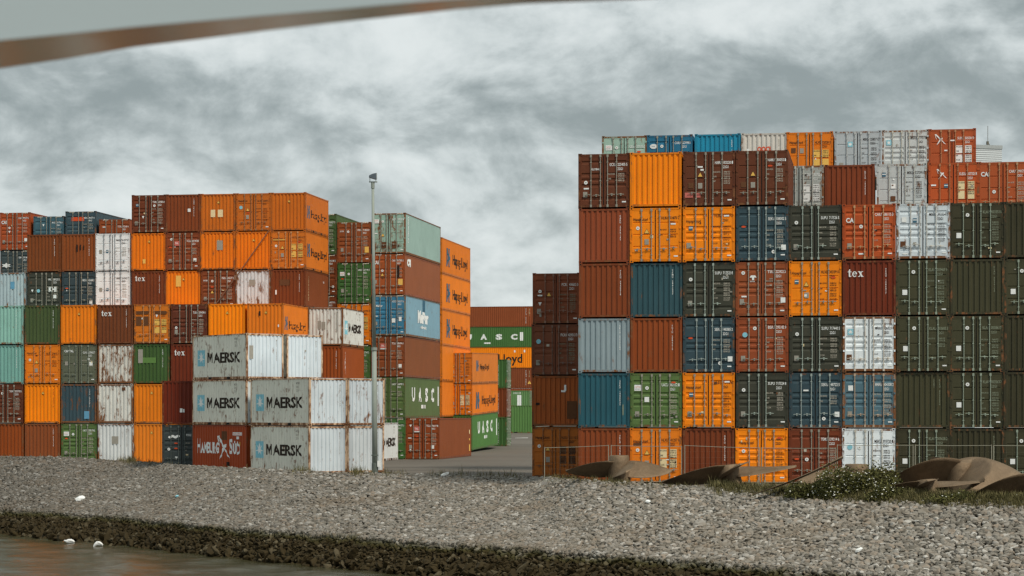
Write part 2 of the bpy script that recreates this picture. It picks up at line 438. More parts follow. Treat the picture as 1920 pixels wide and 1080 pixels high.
def R(long, sh, c, **k):
    d = dict(k='R', long=long, sh=sh, c=c); d.update(k); return d
def DD(long, sh, c, num=None, **k):
    d = dict(k='D', long=long, sh=sh, c=c); d.update(k)
    if num: d['num'] = num
    return d
def vnum(t, m='w', u=1.98, h=.085, top=None): return lambda D: D.vtext(t, u, (top or D.H-.32), h, m)
def tri(u=1.26, v=2.02): return lambda D: D.tri(u, v, .10)
def patch(u, v, w, h, m):
    def fn(D):
        q = D.sub('sticker'); q.rect(u, v, w, h, m)
    return fn
def side(fn, *a, **k): return lambda D: fn(D, *a, **k)
def wordmark(t, u, v, h, m, face, width=None, bold=.03): return lambda D: D.sub('wordmark').text(t, u, v, h, m, face, bold, .8, width)
PL = ('plate', .33, .66)
BI = dict(st='B', tc='k', c=ORANGE2)

ROWS = {}
def put(row, col, px, tiers, plane, first=1, edge='left', pitch=2.598, zbase=0.0, gap=0.0):
    """one stack of a row: px is where its front corner stands in the row's line; tiers bottom to top"""
    p = row_hit(plane, px); e = Vector((math.cos(TH), -math.sin(TH), 0)); w = Vector((math.sin(TH), math.cos(TH), 0))
    z = zbase + (first-1)*pitch
    for i, s in enumerate(tiers):
        H, L = s.get('H', 2.591), s.get('L', 6.058)
        if s.get('skip'): z += H+.007; continue
        c = p + e*(W/2 if edge == 'left' else -W/2) + w*(L/2) + e*random.uniform(-.02, .02) + w*random.uniform(-.045, .045)
        s['key'] = (row, col, first+i)
        container(s, c, -TH+random.gauss(0, .0025), z); z += H+.007
SKIP = dict(skip=1)

# ================================================================== the big stack of the right half
Rp = (1085, 103.6)
HL = dict(st='A', tc='k')
seal_hi = (('seal', .36, 1.62), PL)
sup = dict(bars=3, marks=(('seal', .36, 1.78), PL), bc=rgb(156,168,158))
sek = lambda: dict(marks=(('red', .36, 1.62), ('whiteplate', 2.22, .64), ('seal', 1.74, .44)), bc=rgb(156,168,164))
kla = lambda: dict(st='B', tc='d', marks=(('seal', .80, 2.02), ('whiteplate', .42, 1.08)), bc=rgb(146,158,142))
hl = lambda: dict(tc='k', logo=('Hapag-Lloyd', .17, 1.86, .125, 'k'))
put('R', 1, 1085, [
    R('brick red ribbed container behind a fence panel', 'brick red ribs', RUST, deco=[vnum('TRLU 3906751')]),
    R('teal ribbed container with white number', 'teal ribs', TEAL, deco=[vnum('SEKU 1480032'), patch(2.1, .6, .05, .5, 'd')]),
    R('pale steel grey ribbed container', 'grey ribs', STEELG, deco=[vnum('SKIU 2217284')], rust=.18),
    R('rust red ribbed container with white number', 'rust red ribs', RUST, deco=[vnum('FSCU 3440518')]),
    R('plum brown ribbed container', 'plum ribs', rgb(136,66,48), deco=[vnum('CARU 2279145')]),
    DD('dark brown container with white oval emblem on its doors', 'dark brown doors', DBROWN, 'GCXU 225405 5', logo=('GLOBAL', .62, 1.80, .10, 'w'), marks=(('seal', .36, 1.22), ('tag', .38, .93), PL)),
], Rp)
put('R', 2, 1181.5, [
    DD('faded orange container with cream weight panels on its doors', 'faded orange doors', ORANGE2, 'HLXU 141257 0', st='B', tc='k', panels='c', logo=('Hapag-Lloyd', .17, 1.92, .125, 'k'), marks=(('seal', .36, 1.55), ('tri', .80, 1.45), ('plate', .8, .94)), deco=[patch(.16, 1.78, .4, .1, 'u')]),
    DD('bright green container with white notice on its doors', 'bright green doors', GREEN, 'UACU 382152 1', marks=(('notice', .38, 1.88), ('seal', .80, 1.88), ('whiteplate', .8, 1.34), PL, ('red', 2.05, 2.14))),
    R('orange red ribbed container with a brown stain', 'orange red ribs', rgb(138,66,36), deco=[vnum('FCIU 2594613')], rust=.2),
    R('dark teal ribbed container', 'dark teal ribs', rgb(50,82,90), deco=[vnum('TEMU 2843057')]),
    DD('bright orange container with yellow warning triangle on its doors', 'bright orange doors', ORANGE, 'HLBU 414870 2', st='B', tc='k', logo=('Hapag-Lloyd', .17, 1.98, .125, 'k'), marks=(('seal', .38, 1.62), ('tri', .80, 1.48), ('plate', .80, .98), ('tag', 2.05, 1.8)), rust=.04),
    R('plain bright orange ribbed container without number', 'bright orange ribs', ORANGE, rust=.03),
], Rp)
put('R', 3, 1280.5, [
    R('dark brown ribbed container', 'dark brown ribs', rgb(118,56,36), deco=[vnum('GATU 0731846')]),
    DD('glossy orange container with silver locking bars', 'glossy orange doors', ORANGE, 'HLBU 273478 6', **hl(), marks=(('bluebox', .40, 1.56), PL, ('tag', 2.08, 2.16)), rust=.03),
    DD('navy blue container with silver locking bars', 'navy doors', NAVY, 'SEKU 148385 2', **sek()),
    DD('black green container with three locking bars', 'black green doors', BLACKG, 'SUPU 717521 8', **sup),
    DD('vivid orange container with four silver locking bars', 'vivid orange doors', ORANGE, 'HLBU 278285 2', **hl(), marks=(('bluebox', .38, 1.58), ('plate', .28, .78), ('tag', 2.05, 2.14)), rust=.04),
    DD('dark brown container with a pink scuff low on its doors', 'scuffed brown doors', DBROWN, 'HAMU 182020 1', st='B', marks=(('tri', .80, 1.50), ('plate', .80, .98), ('tag', .8, 1.85), ('dim', .36, .98)), deco=[patch(.08, .42, .38, .24, 'p'), patch(.62, .42, .2, .22, 'p')]),
], Rp)
put('R', 4, 1379.5, [
    DD('vivid orange container behind propeller blades', 'vivid orange doors', ORANGE, 'HLXU 368835 4', **hl(), marks=(('seal', .38, 1.52), ('red', 2.05, 2.14)), rust=.04),
    DD('dark green container with three locking bars', 'dark green doors', BLACKG, 'SUPU 717524 8', **sup),
    DD('brick brown container with pale blue disc on its doors', 'brick brown doors', rgb(138,66,44), 'BSIU 295182 9', marks=(('seal', .88, 2.06), ('blue', .42, 1.76), PL)),
    DD('brown container with white mushroom emblem on its doors', 'brown emblem doors', rgb(142,72,48), 'TIIU 222922 2', marks=(('seal', .36, 2.06), ('plate', .30, .72), ('tag', .4, .95), ('whiteplate', 2.22, .78)),
       deco=[lambda D: (D.shape([(-.16, 0), (-.1, .1), (.1, .1), (.16, 0)], .82, 1.84, 'w'), D.rect(.77, 1.72, .1, .12, 'w'), D.text('TRITON', .66, 1.63, .06, 'w'))]),
    DD('deep navy container with four pale locking bars', 'deep navy doors', NAVY, 'SEKU 108002 5', **sek()),
    DD('chocolate container with yellow triangle and visible side wall', 'chocolate doors', DBROWN, 'HAMU 180050 1', st='B', marks=(('tri', .80, 1.50), ('plate', .80, .98), ('dim', .36, .98), ('red', 1.6, 1.85))),
], Rp)
put('R', 5, 1479, [
    DD('maroon container with white seal behind the fence', 'maroon doors', rgb(112,52,36), 'TEMU 139214 6', marks=(('seal', .84, 1.14), ('red', .38, 1.16))),
    DD('slate blue container with silver handles', 'slate blue doors', NAVY, 'SEKU 148722 5', **{**sek(), 'marks': (('tag', .78, 1.75), ('whiteplate', 2.22, .64), ('seal', 1.6, .44))}),
    DD('charcoal green container with three locking bars', 'charcoal green doors', BLACKG, 'SUPU 717440 5', **sup),
    DD('orange container with triangle and dark lettering on its doors', 'orange triangle doors', ORANGE, 'HLXU 303391 0', st='B', tc='k', logo=('Hapag-Lloyd', .15, 1.98, .12, 'k'), marks=(('bluebox', .36, 1.62), ('tri', .80, 1.52), ('plate', .82, 1.0), ('red', 2.05, 1.80)), rust=.04),
    DD('near black container with three locking bars', 'near black doors', BLACKG, 'SUPU 717526 5', **sup),
], Rp)
put('R', 6, 1579.5, [
    DD('white container with teal and grey discs on its doors', 'white disc doors', WHITE, 'MSKU 393720 1', st='B', tc='k', bc=rgb(196,190,178), marks=(('blue', .36, 1.72), ('seal', .80, 1.70)), rust=.2, frust=.6),
    DD('weathered blue container with rusty posts', 'weathered blue doors', rgb(80,110,122), 'MMAU 804308 2', bc=rgb(180,160,138), marks=(('whiteplate', .38, 1.86), PL), rust=.34, frust=.8, fc=rgb(150,130,112)),
    DD('white container with rusty frame and star emblem', 'rusty white doors', WHITE, 'MRKU 326321 4', tc='k', bc=rgb(205,196,182), marks=(('star', .36, 1.86), ('dim', .3, .68)), rust=.26, frust=.95, fc=rgb(190,170,150)),
    R('dark red ribbed container with white three letter wordmark', 'dark red ribs', MAROON, deco=[lambda D: tex(D, .24, 1.82, .36), vnum('TEXU 1586817', top=2.22)]),
    DD('orange red container with white wordmark on its doors', 'orange red doors', RED, 'CAIU 286115 3', logo=('CAI', .20, 1.74, .22, 'w'), bc=rgb(190,150,110), marks=(('seal', .86, 1.55), PL, ('tag', .86, .28))),
], Rp)
put('R', 7, 1680, [
    DD('olive container with round seal and dim lettering', 'olive doors', OLIVED, 'KLAU 003628 2', **kla()),
    R('olive ribbed container with dim number', 'olive ribs', OLIVE, deco=[vnum('KLAU 0035536', 'd'), vnum('22G1', 'd', 1.72)]),
    DD('dull olive container with white seal', 'dull olive doors', OLIVE, 'KLAU 003683 3', **kla()),
    DD('mossy olive container with white seal and plate', 'mossy olive doors', OLIVE, 'KLAU 003469 9', **kla()),
    DD('pale white container with small blue square on its doors', 'pale white doors', rgb(206,216,222), 'MSKU 393334 0', tc='k', bc=rgb(196,194,186), marks=(('whiteplate', .36, 1.84), ('bluebox', .84, 1.80), ('dim', .3, .7), ('tag', .4, .26)), rust=.24, frust=.7),
], Rp)
put('R', 8, 1781, [
    R('shaded olive ribbed container behind the fence', 'shaded olive ribs', OLIVED, deco=[vnum('KLAU 0037211', 'd')]),
    DD('grey olive container with four pale bars', 'grey olive doors', OLIVE, 'KLAU 003563 7', **kla()),
    DD('brown olive container with a bent door handle', 'brown olive doors', OLIVE, 'KLAU 003861 7', **kla()),
    R('moss ribbed container', 'moss ribs', OLIVE, deco=[vnum('KLAU 0034150', 'd')]),
    DD('black olive container topmost of its olive stack', 'black olive doors', OLIVED, 'KLAU 003351 0', **kla()),
], Rp)
put('R', 9, 1882.5, [
    DD('olive container cut by the photo edge, lowest', 'olive doors', OLIVED, 'KLAU 003910 4', **kla()),
    R('olive ribbed container cut by the photo edge, second up', 'olive ribs', OLIVED),
    R('olive ribbed container cut by the photo edge, third up', 'olive ribs', OLIVED),
    DD('olive container with seal cut by the photo edge', 'olive doors', OLIVE, 'KLAU 003774 1', **kla()),
    R('dark olive ribbed container at the photo edge, topmost', 'olive ribs', OLIVED),
], Rp)
wv = Vector((math.sin(TH), math.cos(TH), 0))
R2 = (1085 , 110.3); R3 = (1128, 117.6)
put('S', 1, 1453, [DD('rusty grey container with white paper panels on its doors', 'grey panel doors', rgb(160,166,162), 'PCIU 330752 6', st='B', panels='w', marks=(), rust=.4, frust=.8, bc=rgb(196,196,188))], R2, first=6)
put('S', 2, 1546.5, [R('rust brown ribbed container with white number', 'rust brown ribs', rgb(122,58,38), deco=[vnum('DFSU 1946527')])], R2, first=6)
put('S', 3, 1643.5, [DD('light grey container with pale blue label on its doors', 'light grey doors', GREY, 'MSKU 327391 0', st='B', tc='k', bc=rgb(176,176,168), marks=(('bluebox', .36, 2.05), ('whiteplate', .82, 1.48), ('dim', .8, .85)), rust=.28, frust=.6)], R2, first=6)
put('S', 4, 1740, [DD('red container with white winged emblem and cream panels', 'red emblem doors', rgb(174,76,42), 'SUDU 507321 8', st='B', panels='c', marks=(('tag', .25, 1.48), ('bluebox', .85, 1.45)), deco=[lambda D: hs_bird(D, .66, 2.02, .26, 'front')], bc=rgb(170,120,84))], R2, first=6)
put('S', 5, 1834, [DD('orange red container with wordmark at the photo edge', 'red wordmark doors', rgb(166,78,50), 'CAIU 299173 5', st='B', logo=('CAI', .18, 1.88, .22, 'w'), marks=(('seal', .78, 1.12),), bc=rgb(180,140,104))], R2, first=6)
for i, (px, s) in enumerate((
    (1128.5, DD('pale green container with white notice on its doors', 'pale green doors', PGREEN, 'GESU 277105 2', st='B', marks=(('notice', .38, 1.95), ('seal', .8, 1.95), ('red', 2.0, 1.72)), rust=.3, frust=.8)),
    (1214, DD('sky blue container with globe emblem on its doors', 'sky blue doors', rgb(40,108,140), 'CXRU 222998 0', marks=(('seal', .8, 1.98), ('tag', .36, 1.6)), deco=[lambda D: (D.shape(disc(.16), .36, 1.98, 'w', 'front', 1.3, .8), D.text('CHINA', .2, 1.95, .07, 'n'))])),
    (1302.5, R('bright blue ribbed container', 'bright blue ribs', BBLUE, deco=[vnum('CXRU 1057248')])),
    (1389.5, R('off white ribbed container with red wordmark', 'off white ribs', rgb(206,202,194), deco=[wordmark('OOCL', .84, 1.60, .26, 'o', 'front', .78, .05), vnum('OOLU 3765125', 'g'), patch(.28, 1.5, .14, .25, 'w')])),
    (1475.5, DD('orange container with round stickers on its doors', 'orange sticker doors', ORANGE2, 'HLXU 320281 5', st='B', tc='k', panels='y', logo=('Hapag-Lloyd', .16, 1.98, .13, 'k'), marks=(('dim', .36, 1.6), ('plate', .8, 1.6)))),
    (1565, DD('dull grey container with star label on its doors', 'dull grey doors', rgb(168,176,180), 'MSKU 258571 2', st='B', tc='k', marks=(('star', .82, 1.88), ('plate', .36, .8)), bc=rgb(188,192,190), rust=.2)),
    (1653.5, DD('chalky grey container with pale star label', 'chalky grey doors', rgb(192,198,198), 'MSKU 217511 1', tc='k', marks=(('star', .36, 1.92), ('plate', .36, .7)), bc=rgb(190,188,176), rust=.3, frust=.7)),
    (1741, DD('red container with winged emblem, highest of all stacks', 'high red doors', rgb(164,78,52), 'SUDU 505501 9', st='B', panels='w', marks=(('tag', 1.24, 1.97),), deco=[lambda D: hs_bird(D, .62, 2.02, .30, 'front')], bc=rgb(176,128,92)))), 1):
    put('T', i, px, [s], R3, first=7)
put('L', 1, 997.8, [
    DD('dull orange container with yellowed name band on its doors', 'dull orange doors', rgb(176,96,34), 'HLXU 111110 2', st='B', tc='k', panels='u', logo=('Hapag-Lloyd', .17, 2.0, .13, 'k'), marks=(('seal', .36, 1.62), ('tri', .80, 1.50), ('plate', .8, .95)), deco=[], rust=.25, bc=rgb(136,92,58)),
    R('stained orange brown ribbed container with torn white sticker', 'stained orange ribs', rgb(160,80,36), rust=.30, deco=[patch(1.5, 1.75, .22, .1, 'w'), patch(1.66, 1.82, .1, .3, 'w'), patch(1.8, .4, .5, .9, 'u'), patch(.2, 1.1, .2, .12, 's')]),
    DD('very dark plum container with small white marks', 'dark plum doors', rgb(118,64,50), 'FCIU 429513 3', tc='w', tt='d', marks=(('blue', .36, 1.72), PL), bc=rgb(120,96,84)),
    DD('dark plum container with white triangle on its doors', 'plum triangle doors', rgb(128,66,48), 'FCIU 430632 0', tc='w', tt='d', marks=(('seal', .38, 1.66), ('tag', .38, 1.45), ('tri', .84, 1.52), ('wtri', .38, 1.02), PL), bc=rgb(140,108,92)),
], (1000, 110.8))

# ================================================================== left half: front row and the row behind it
Fp = (535, 141.4); Bp = (575, 147.5); LBp = (60, 167.0)
def hap20(D): hapag(D, 'right', .35, .72, .88, .88, 1.45, 4.1, .56, .98)
put('F', 0, -22, [
    R('rust orange ribbed container at the photo edge', 'rust orange ribs', rgb(140,66,30), rust=.25),
    DD('dark brown container with a white seal', 'dark brown doors', rgb(96,48,36), 'TGHU 203718 5', marks=(('seal', 1.0, 1.98), PL)),
    R('sea green ribbed container', 'sea green ribs', rgb(122,172,162), deco=[vnum('GSTU 7240618', u=1.95)], rust=.2),
    R('pale mint ribbed container', 'mint ribs', rgb(138,184,172), deco=[vnum('GSTU 7241036', u=1.95)], rust=.22),
], Fp)
put('F', 1, 46, [
    R('faded brick ribbed container', 'faded brick ribs', rgb(136,72,48), deco=[vnum('IPXU 3247510')], rust=.2),
    R('bright orange ribbed container with yellow triangle', 'bright orange ribs', ORANGE, deco=[tri(), vnum('HLXU 2230714', 'u')], rust=.08),
    DD('orange container with white disc on its flat doors', 'flat orange doors', ORANGE2, 'HLXU 234615 2', st='B', tc='k', tt='u', logo=('Hapag-Lloyd', .16, 1.98, .12, 'u'), marks=(('seal', .36, 1.58), ('tri', .82, 1.46), ('plate', .8, .9)), bc=rgb(196,140,90)),
    R('dark moss green ribbed container', 'moss green ribs', rgb(66,84,52), deco=[vnum('CAXU 6541239')], rust=.2),
], Fp)
put('F', 2, 114.5, [
    DD('leaf green container with white notice on its doors', 'leaf green doors', GREEN, 'UACU 305174 8', marks=(('notice', .36, 1.90), ('seal', .82, 1.88), ('red', .36, 1.6), PL)),
    R('dark slate blue ribbed container with rusty blotches', 'slate blue ribs', rgb(56,76,84), deco=[vnum('ICSU 2096815'), patch(1.6, .3, .35, .5, 't')], rust=.36, frust=.8),
    DD('grey green container with white wordmark on its doors', 'grey green doors', GGREEN, 'CLHU 239462 7', logo=('CAPITAL', .22, 2.08, .15, 'w'), marks=(('plate', .36, 1.35), ('whiteplate', 2.06, 1.32)), st='B', bc=rgb(128,136,122)),
    R('orange ribbed container with small triangle', 'orange ribs', rgb(222,120,24), deco=[tri()], rust=.12),
], Fp)
put('F', 3, 183, [
    R('white ribbed container with grey square patch', 'white patch ribs', rgb(210,214,214), deco=[patch(.95, 1.25, .45, .5, 'g'), vnum('MSKU 2751043', 'g')], rust=.24, frust=.75),
    R('rust streaked white ribbed container', 'streaked white ribs', rgb(204,204,198), deco=[patch(1.68, 2.15, .25, .22, 'u')], rust=.44, frust=.85),
    R('heavily rusted white ribbed container', 'rusted white ribs', rgb(206,204,196), rust=.56, frust=.95),
    R('dark brown ribbed container with white three letter wordmark', 'wordmark ribs', rgb(112,60,42), deco=[lambda D: tex(D, .26, 1.84, .36), vnum('TEXU 1590421')]),
], Fp)
put('F', 4, 251.5, [
    R('light orange ribbed container with triangle', 'light orange ribs', rgb(226,128,44), deco=[tri(1.2)], rust=.10),
    R('amber ribbed container with triangle', 'amber ribs', rgb(222,122,28), deco=[tri(1.2)], rust=.14),
    R('two tone green ribbed container with lime patch', 'two tone green ribs', rgb(62,92,50), deco=[patch(.3, 1.35, .32, .9, 'g'), patch(.62, 1.35, .9, .36, 'v'), vnum('ECMU 1427360')], rust=.12),
    DD('battered orange container with dark painted panels on its doors', 'battered orange doors', rgb(206,112,36), 'HLXU 218733 0', st='B', tc='u', panels='y', marks=(('wtri', 1.55, 1.82),), deco=[patch(.14, 1.2, .38, .6, 'u'), patch(.62, 1.2, .36, .6, 'u'), patch(.14, 1.95, .85, .2, 'u'), patch(1.42, 1.95, .8, .2, 'u')], rust=.30, bc=rgb(190,140,96)),
], Fp)
put('F', 5, 320.5, [SKIP, SKIP,
    R('deep red ribbed container with partly hidden white wordmark', 'deep red ribs', MAROON, deco=[lambda D: tex(D, .24, 1.84, .36)]),
    DD('dark maroon container with white weight table', 'dark maroon doors', rgb(96,46,36), 'TLEU 259428 6', marks=(('seal', .36, 1.05), ('plate', .36, .8))),
], Fp, )
put('F', 6, 391, [SKIP, SKIP, SKIP, R('clean orange ribbed container with triangle', 'clean orange ribs', ORANGE, deco=[tri()], rust=.05)], Fp)
put('F', 7, 463.5, [SKIP, SKIP, SKIP, R('scuffed orange ribbed container with lettered side', 'scuffed orange ribs', rgb(220,118,36), deco=[tri(), patch(.78, 1.78, .12, .3, 's'), hap20, patch(2.06, 1.05, .08, .16, 'w')], rust=.14)], Fp)
# row behind: its three upper tiers show, and at its end two lower boxes
B5 = dict(first=5)
put('B', 0, -14.5, [R('pale blue ribbed container with a blue repaint square', 'pale blue ribs', PBLUE, deco=[vnum('CLHU 2651048', u=1.95), patch(1.35, 1.45, .3, .5, 't')], rust=.3)], Bp, **B5)
put('B', 1, 51, [DD('black green container with white block lettering', 'black doors', rgb(58,60,52), 'YMLU 280253 2', marks=(('whiteplate', 2.0, .9), ('wtri', .36, 1.3), ('blue', .8, 1.3), PL), deco=[lambda D: D.text('KHI', 1.55, 1.25, .32, 'w', bold=.05)]),
    R('brown ribbed container with white number', 'brown ribs', rgb(122,64,38), deco=[vnum('TTNU 3015824')])], Bp, **B5)
put('B', 2, 115.5, [DD('blue black container with white table', 'blue black doors', rgb(54,68,74), 'MEDU 142688 2', marks=(('red', .36, 1.45), ('whiteplate', 2.1, .5))),
    R('brown ribbed container with dark scrapes', 'scraped brown ribs', rgb(134,70,40), deco=[vnum('TRIU 3182746'), patch(1.05, 1.35, .12, .5, 's'), patch(1.3, 1.45, .1, .4, 's'), patch(1.55, 1.5, .08, .3, 's')], rust=.16)], Bp, **B5)
put('B', 3, 179.5, [DD('white container with black bars, lower of two', 'lower white doors', rgb(232,236,238), 'MAEU 261042 2', st='B', tc='k', tt='g', bc=rgb(150,156,160), marks=(('plate', .36, 1.35), ('bluebox', .84, 1.35)), rust=.05, frust=.2),
    DD('white container with black bars, upper of two', 'upper white doors', rgb(232,236,238), 'MAEU 261077 8', st='B', tc='k', tt='g', bc=rgb(150,156,160), marks=(('plate', .36, 1.35), ('bluebox', .84, 1.35)), rust=.05, frust=.2)], Bp, **B5)
put('B', 4, 246.5, [R('dark brown ribbed container with wordmark and rust spots', 'wordmark ribs', rgb(114,56,36), deco=[lambda D: tex(D, .24, 1.90, .36), vnum('TEXU 1573608')], rust=.15),
    R('orange ribbed container with triangle and bare patch', 'orange ribs', rgb(226,118,22), deco=[tri(), patch(.8, .5, .2, .3, 'y')], rust=.10),
    DD('brown container with small picture sticker on its doors', 'brown sticker doors', rgb(104,50,34), 'TGBU 225885 8', marks=(('bluebox', .40, 1.88), ('wtri', .82, 1.05), PL, ('seal', 1.62, 1.84)))], Bp, **B5)
put('B', 5, 311, [R('orange ribbed container with grey repaint', 'orange repaint ribs', rgb(232,122,18), deco=[tri(), patch(.72, 1.5, .36, .75, 'y')], rust=.08),
    DD('brown container with pink label on its doors', 'pink label doors', rgb(128,62,40), 'TCLU 281905 1', marks=(('seal', .42, 2.12), ('red', .36, 1.58), PL, ('whiteplate', 2.1, .7)), deco=[lambda D: (D.rect(.64, 1.68, .40, .32, 'p'), D.text('TAL', .68, 1.80, .12, 'w'))]),
    R('brown ribbed container with white shield sticker', 'brown shield ribs', rgb(126,62,38), deco=[vnum('TGHU 3067415'), patch(1.55, 1.38, .2, .22, 'w')], rust=.12)], Bp, **B5)
put('B', 6, 376, [DD('brown container with a lashing rod across its doors', 'brown rod doors', rgb(126,64,42), 'INKU 246277 2', marks=(('seal', .82, 1.85), ('tri', .82, 1.12), ('red', .82, 1.45), PL), logo=('INTER', .2, 1.84, .10, 'w')),
    R('orange ribbed container with grey square and chipped paint', 'chipped orange ribs', rgb(224,116,22), deco=[tri(), patch(1.15, 1.35, .42, .65, 'g')], rust=.26),
    R('dull orange ribbed container with two pale squares', 'two square ribs', rgb(190,100,34), deco=[tri(1.24), patch(.7, 1.0, .32, .5, 'c'), patch(1.2, 1.0, .36, .5, 'c')], rust=.22)], Bp, **B5)
put('B', 7, 442, [R('white ribbed container eaten by rust along its base', 'rusty white ribs', rgb(200,206,210), deco=[patch(.95, 1.5, .42, .42, 'g')], rust=.46, frust=.9),
    R('orange ribbed container crossed by a lashing rod', 'orange rod ribs', rgb(226,116,20), deco=[tri()], rust=.10),
    DD('orange container with faded doors high on its stack', 'faded orange doors', rgb(190,100,36), 'HLXU 240091 2', st='B', tc='u', tt='u', logo=('Hapag-Lloyd', .14, 2.02, .12, 'k'), marks=(('blue', .34, 1.62), ('tri', .82, 1.48), ('red', .84, 1.26), ('plate', .8, .98)), bc=rgb(160,120,84))], Bp, **B5)
put('B', 8, 508, [R('dark brown ribbed container with yellow marks on its side', 'dark brown ribs', rgb(118,58,34), deco=[vnum('CLOU 1046210'), patch(.6, 1.5, .7, .4, 'u'), patch(.3, .9, .1, .3, 'w'), lambda D: D.vtext('SEALAND', .75, 2.2, .22, 'c', 'right', 1.1), lambda D: D.text('CLOU', 4.6, 1.9, .13, 'w', 'right')], rust=.14),
    DD('orange container with golden weight panels and lettered side', 'golden panel doors', rgb(198,106,36), 'HLXU 200141 2', st='B', tc='u', panels='y', logo=('Hapag-Lloyd', .16, 2.02, .12, 'k'), marks=(('seal', .36, 1.58), ('tri', .80, 1.48), ('plate', .8, .96), ('red', 1.95, 1.84)), deco=[patch(.15, 1.96, .9, .06, 'y'), hap20], bc=rgb(196,146,98)),
    R('orange ribbed container with mud coloured lower half and lettered side', 'two tone orange ribs', rgb(192,100,32), deco=[tri(), patch(.11, .2, 2.2, .001, 'u'), hap20], rust=.16)], Bp, **B5)
put('B', 9, 577, [SKIP, SKIP,
    R('orange brown ribbed container with white vertical lettering on its side', 'orange brown ribs', rgb(150,72,36), deco=[vnum('SAXU 2314056'), lambda D: D.vtext('SANKI', .75, 2.25, .28, 'w', 'right', 1.1)], rust=.12),
    R('rusted white ribbed container with grey patches and lettered side', 'rusted white ribs', rgb(206,206,200), deco=[patch(.66, 1.15, .26, .55, 'g'), patch(.95, 1.1, .26, .52, 'g'), side(maersk, 'right'), patch(1.98, .9, .04, 1.4, 'g')], rust=.36, frust=.85, fc=rgb(180,140,110))], Bp)
# far back on the left, only tops show
HCU = dict(H=2.896, L=12.192, hazard=True)
put('C', 1, .5, [DD('slate container with a white flower emblem', 'slate doors', rgb(60,72,74), 'CMAU 501462 0', **HCU, marks=(), deco=[lambda D: D.shape(star(6, .26, .14), .5, 1.75, 'w', 'front', 1.6, .8)]),
    DD('red brown container with wordmark high at the back', 'high red brown doors', rgb(160,72,44), 'CAIU 899771 2', **HCU, logo=('CAI', .18, 2.02, .26, 'w'), marks=(('seal', .78, 1.72), ('wtri', .78, 1.4), PL, ('whiteplate', 2.1, .8)))], LBp, zbase=12.80)
put('C', 2, 62, [DD('low blue container peeping over the brown ribbed one', 'peeping blue doors', rgb(66,100,112), 'MAGU 517742 0', **HCU, marks=(('wtri', .8, 2.2),))], LBp, zbase=15.38)
put('C', 3, 122.8, [DD('dark slate container with a long grey blue side', 'long slate doors', rgb(60,80,88), 'MEDU 840271 5', **HCU, marks=(), deco=[patch(.5, 2.15, 1.0, .30, 'o'), wordmark('HASU', 1.6, 2.15, .3, 'w', 'right')])], LBp, zbase=15.72)
put('C', 4, 185.5, [DD('low brown container peeping over the white one', 'peeping brown doors', rgb(140,68,42), 'TCNU 772105 4', **HCU, marks=(('tag', .4, 2.3),))], LBp, zbase=15.08)

# ================================================================== middle stacks of long high containers
Mp = (760, 154.3)
hz = lambda **k: dict(H=2.896, L=12.192, hazard=True, **k)
low = dict(skip=1, H=2.896)
def uasc(D, face='right', u0=2.3, sp=2.25, h=.95, v=1.25, box=True):
    for i, ch in enumerate('UASC'): D.text(ch, u0+i*sp, v, h, 'w', face, .05, width=.95)
    for i in range(4): D.rect(5.55+i*.34, v-.55, .26, .26, 'w', face)
    if box:
        D.sub('number_panel').rect(11.35, .9, .42, 1.45, 'w', face)
put('M', 0, 631.2, [low, low, low,
    DD('brown container of which only a sliver shows below another brown one', 'sliver of brown doors', rgb(118,60,40), 'UACU 540771 0', **hz(), marks=()),
    DD('brown container half hidden behind the brown ribbed corner', 'half hidden brown doors', rgb(112,56,36), 'UACU 543105 5', **hz(), panels=None, marks=(('seal', 2.15, .62),)),
    DD('dark green container half hidden behind the top orange one', 'half hidden green doors', rgb(70,96,60), 'UACU 818427 3', **hz(), marks=())], Mp, edge='right')
put('M', 1, 695.2, [dict(skip=1, H=2.591), dict(skip=1, H=2.591),
    DD('green container showing only a strip by the lamp post', 'strip of green doors', rgb(70,104,58), 'UACU 505740 2', **hz()),
    DD('orange container showing only a strip by the lamp post', 'strip of orange doors', ORANGE2, 'HLXU 652290 2', **hz(), st='B', tc='k', panels='y'),
    DD('forest green container with a white notice on its doors', 'forest green doors', rgb(58,96,50), 'UACU 827190 3', **hz(), marks=(('notice', .36, 2.12), ('seal', .82, 2.12), ('red', .36, 1.78), ('plate', .36, .95))),
    DD('brown container with yellow label beside the lamp post', 'brown label doors', rgb(142,74,48), 'INKU 710856 8', **hz(), marks=(('seal', .80, 2.22), ('plate', .36, .95)), logo=('INTER', .2, 2.2, .10, 'w'), deco=[patch(2.0, .72, .3, .42, 'y')])], Mp, edge='right')
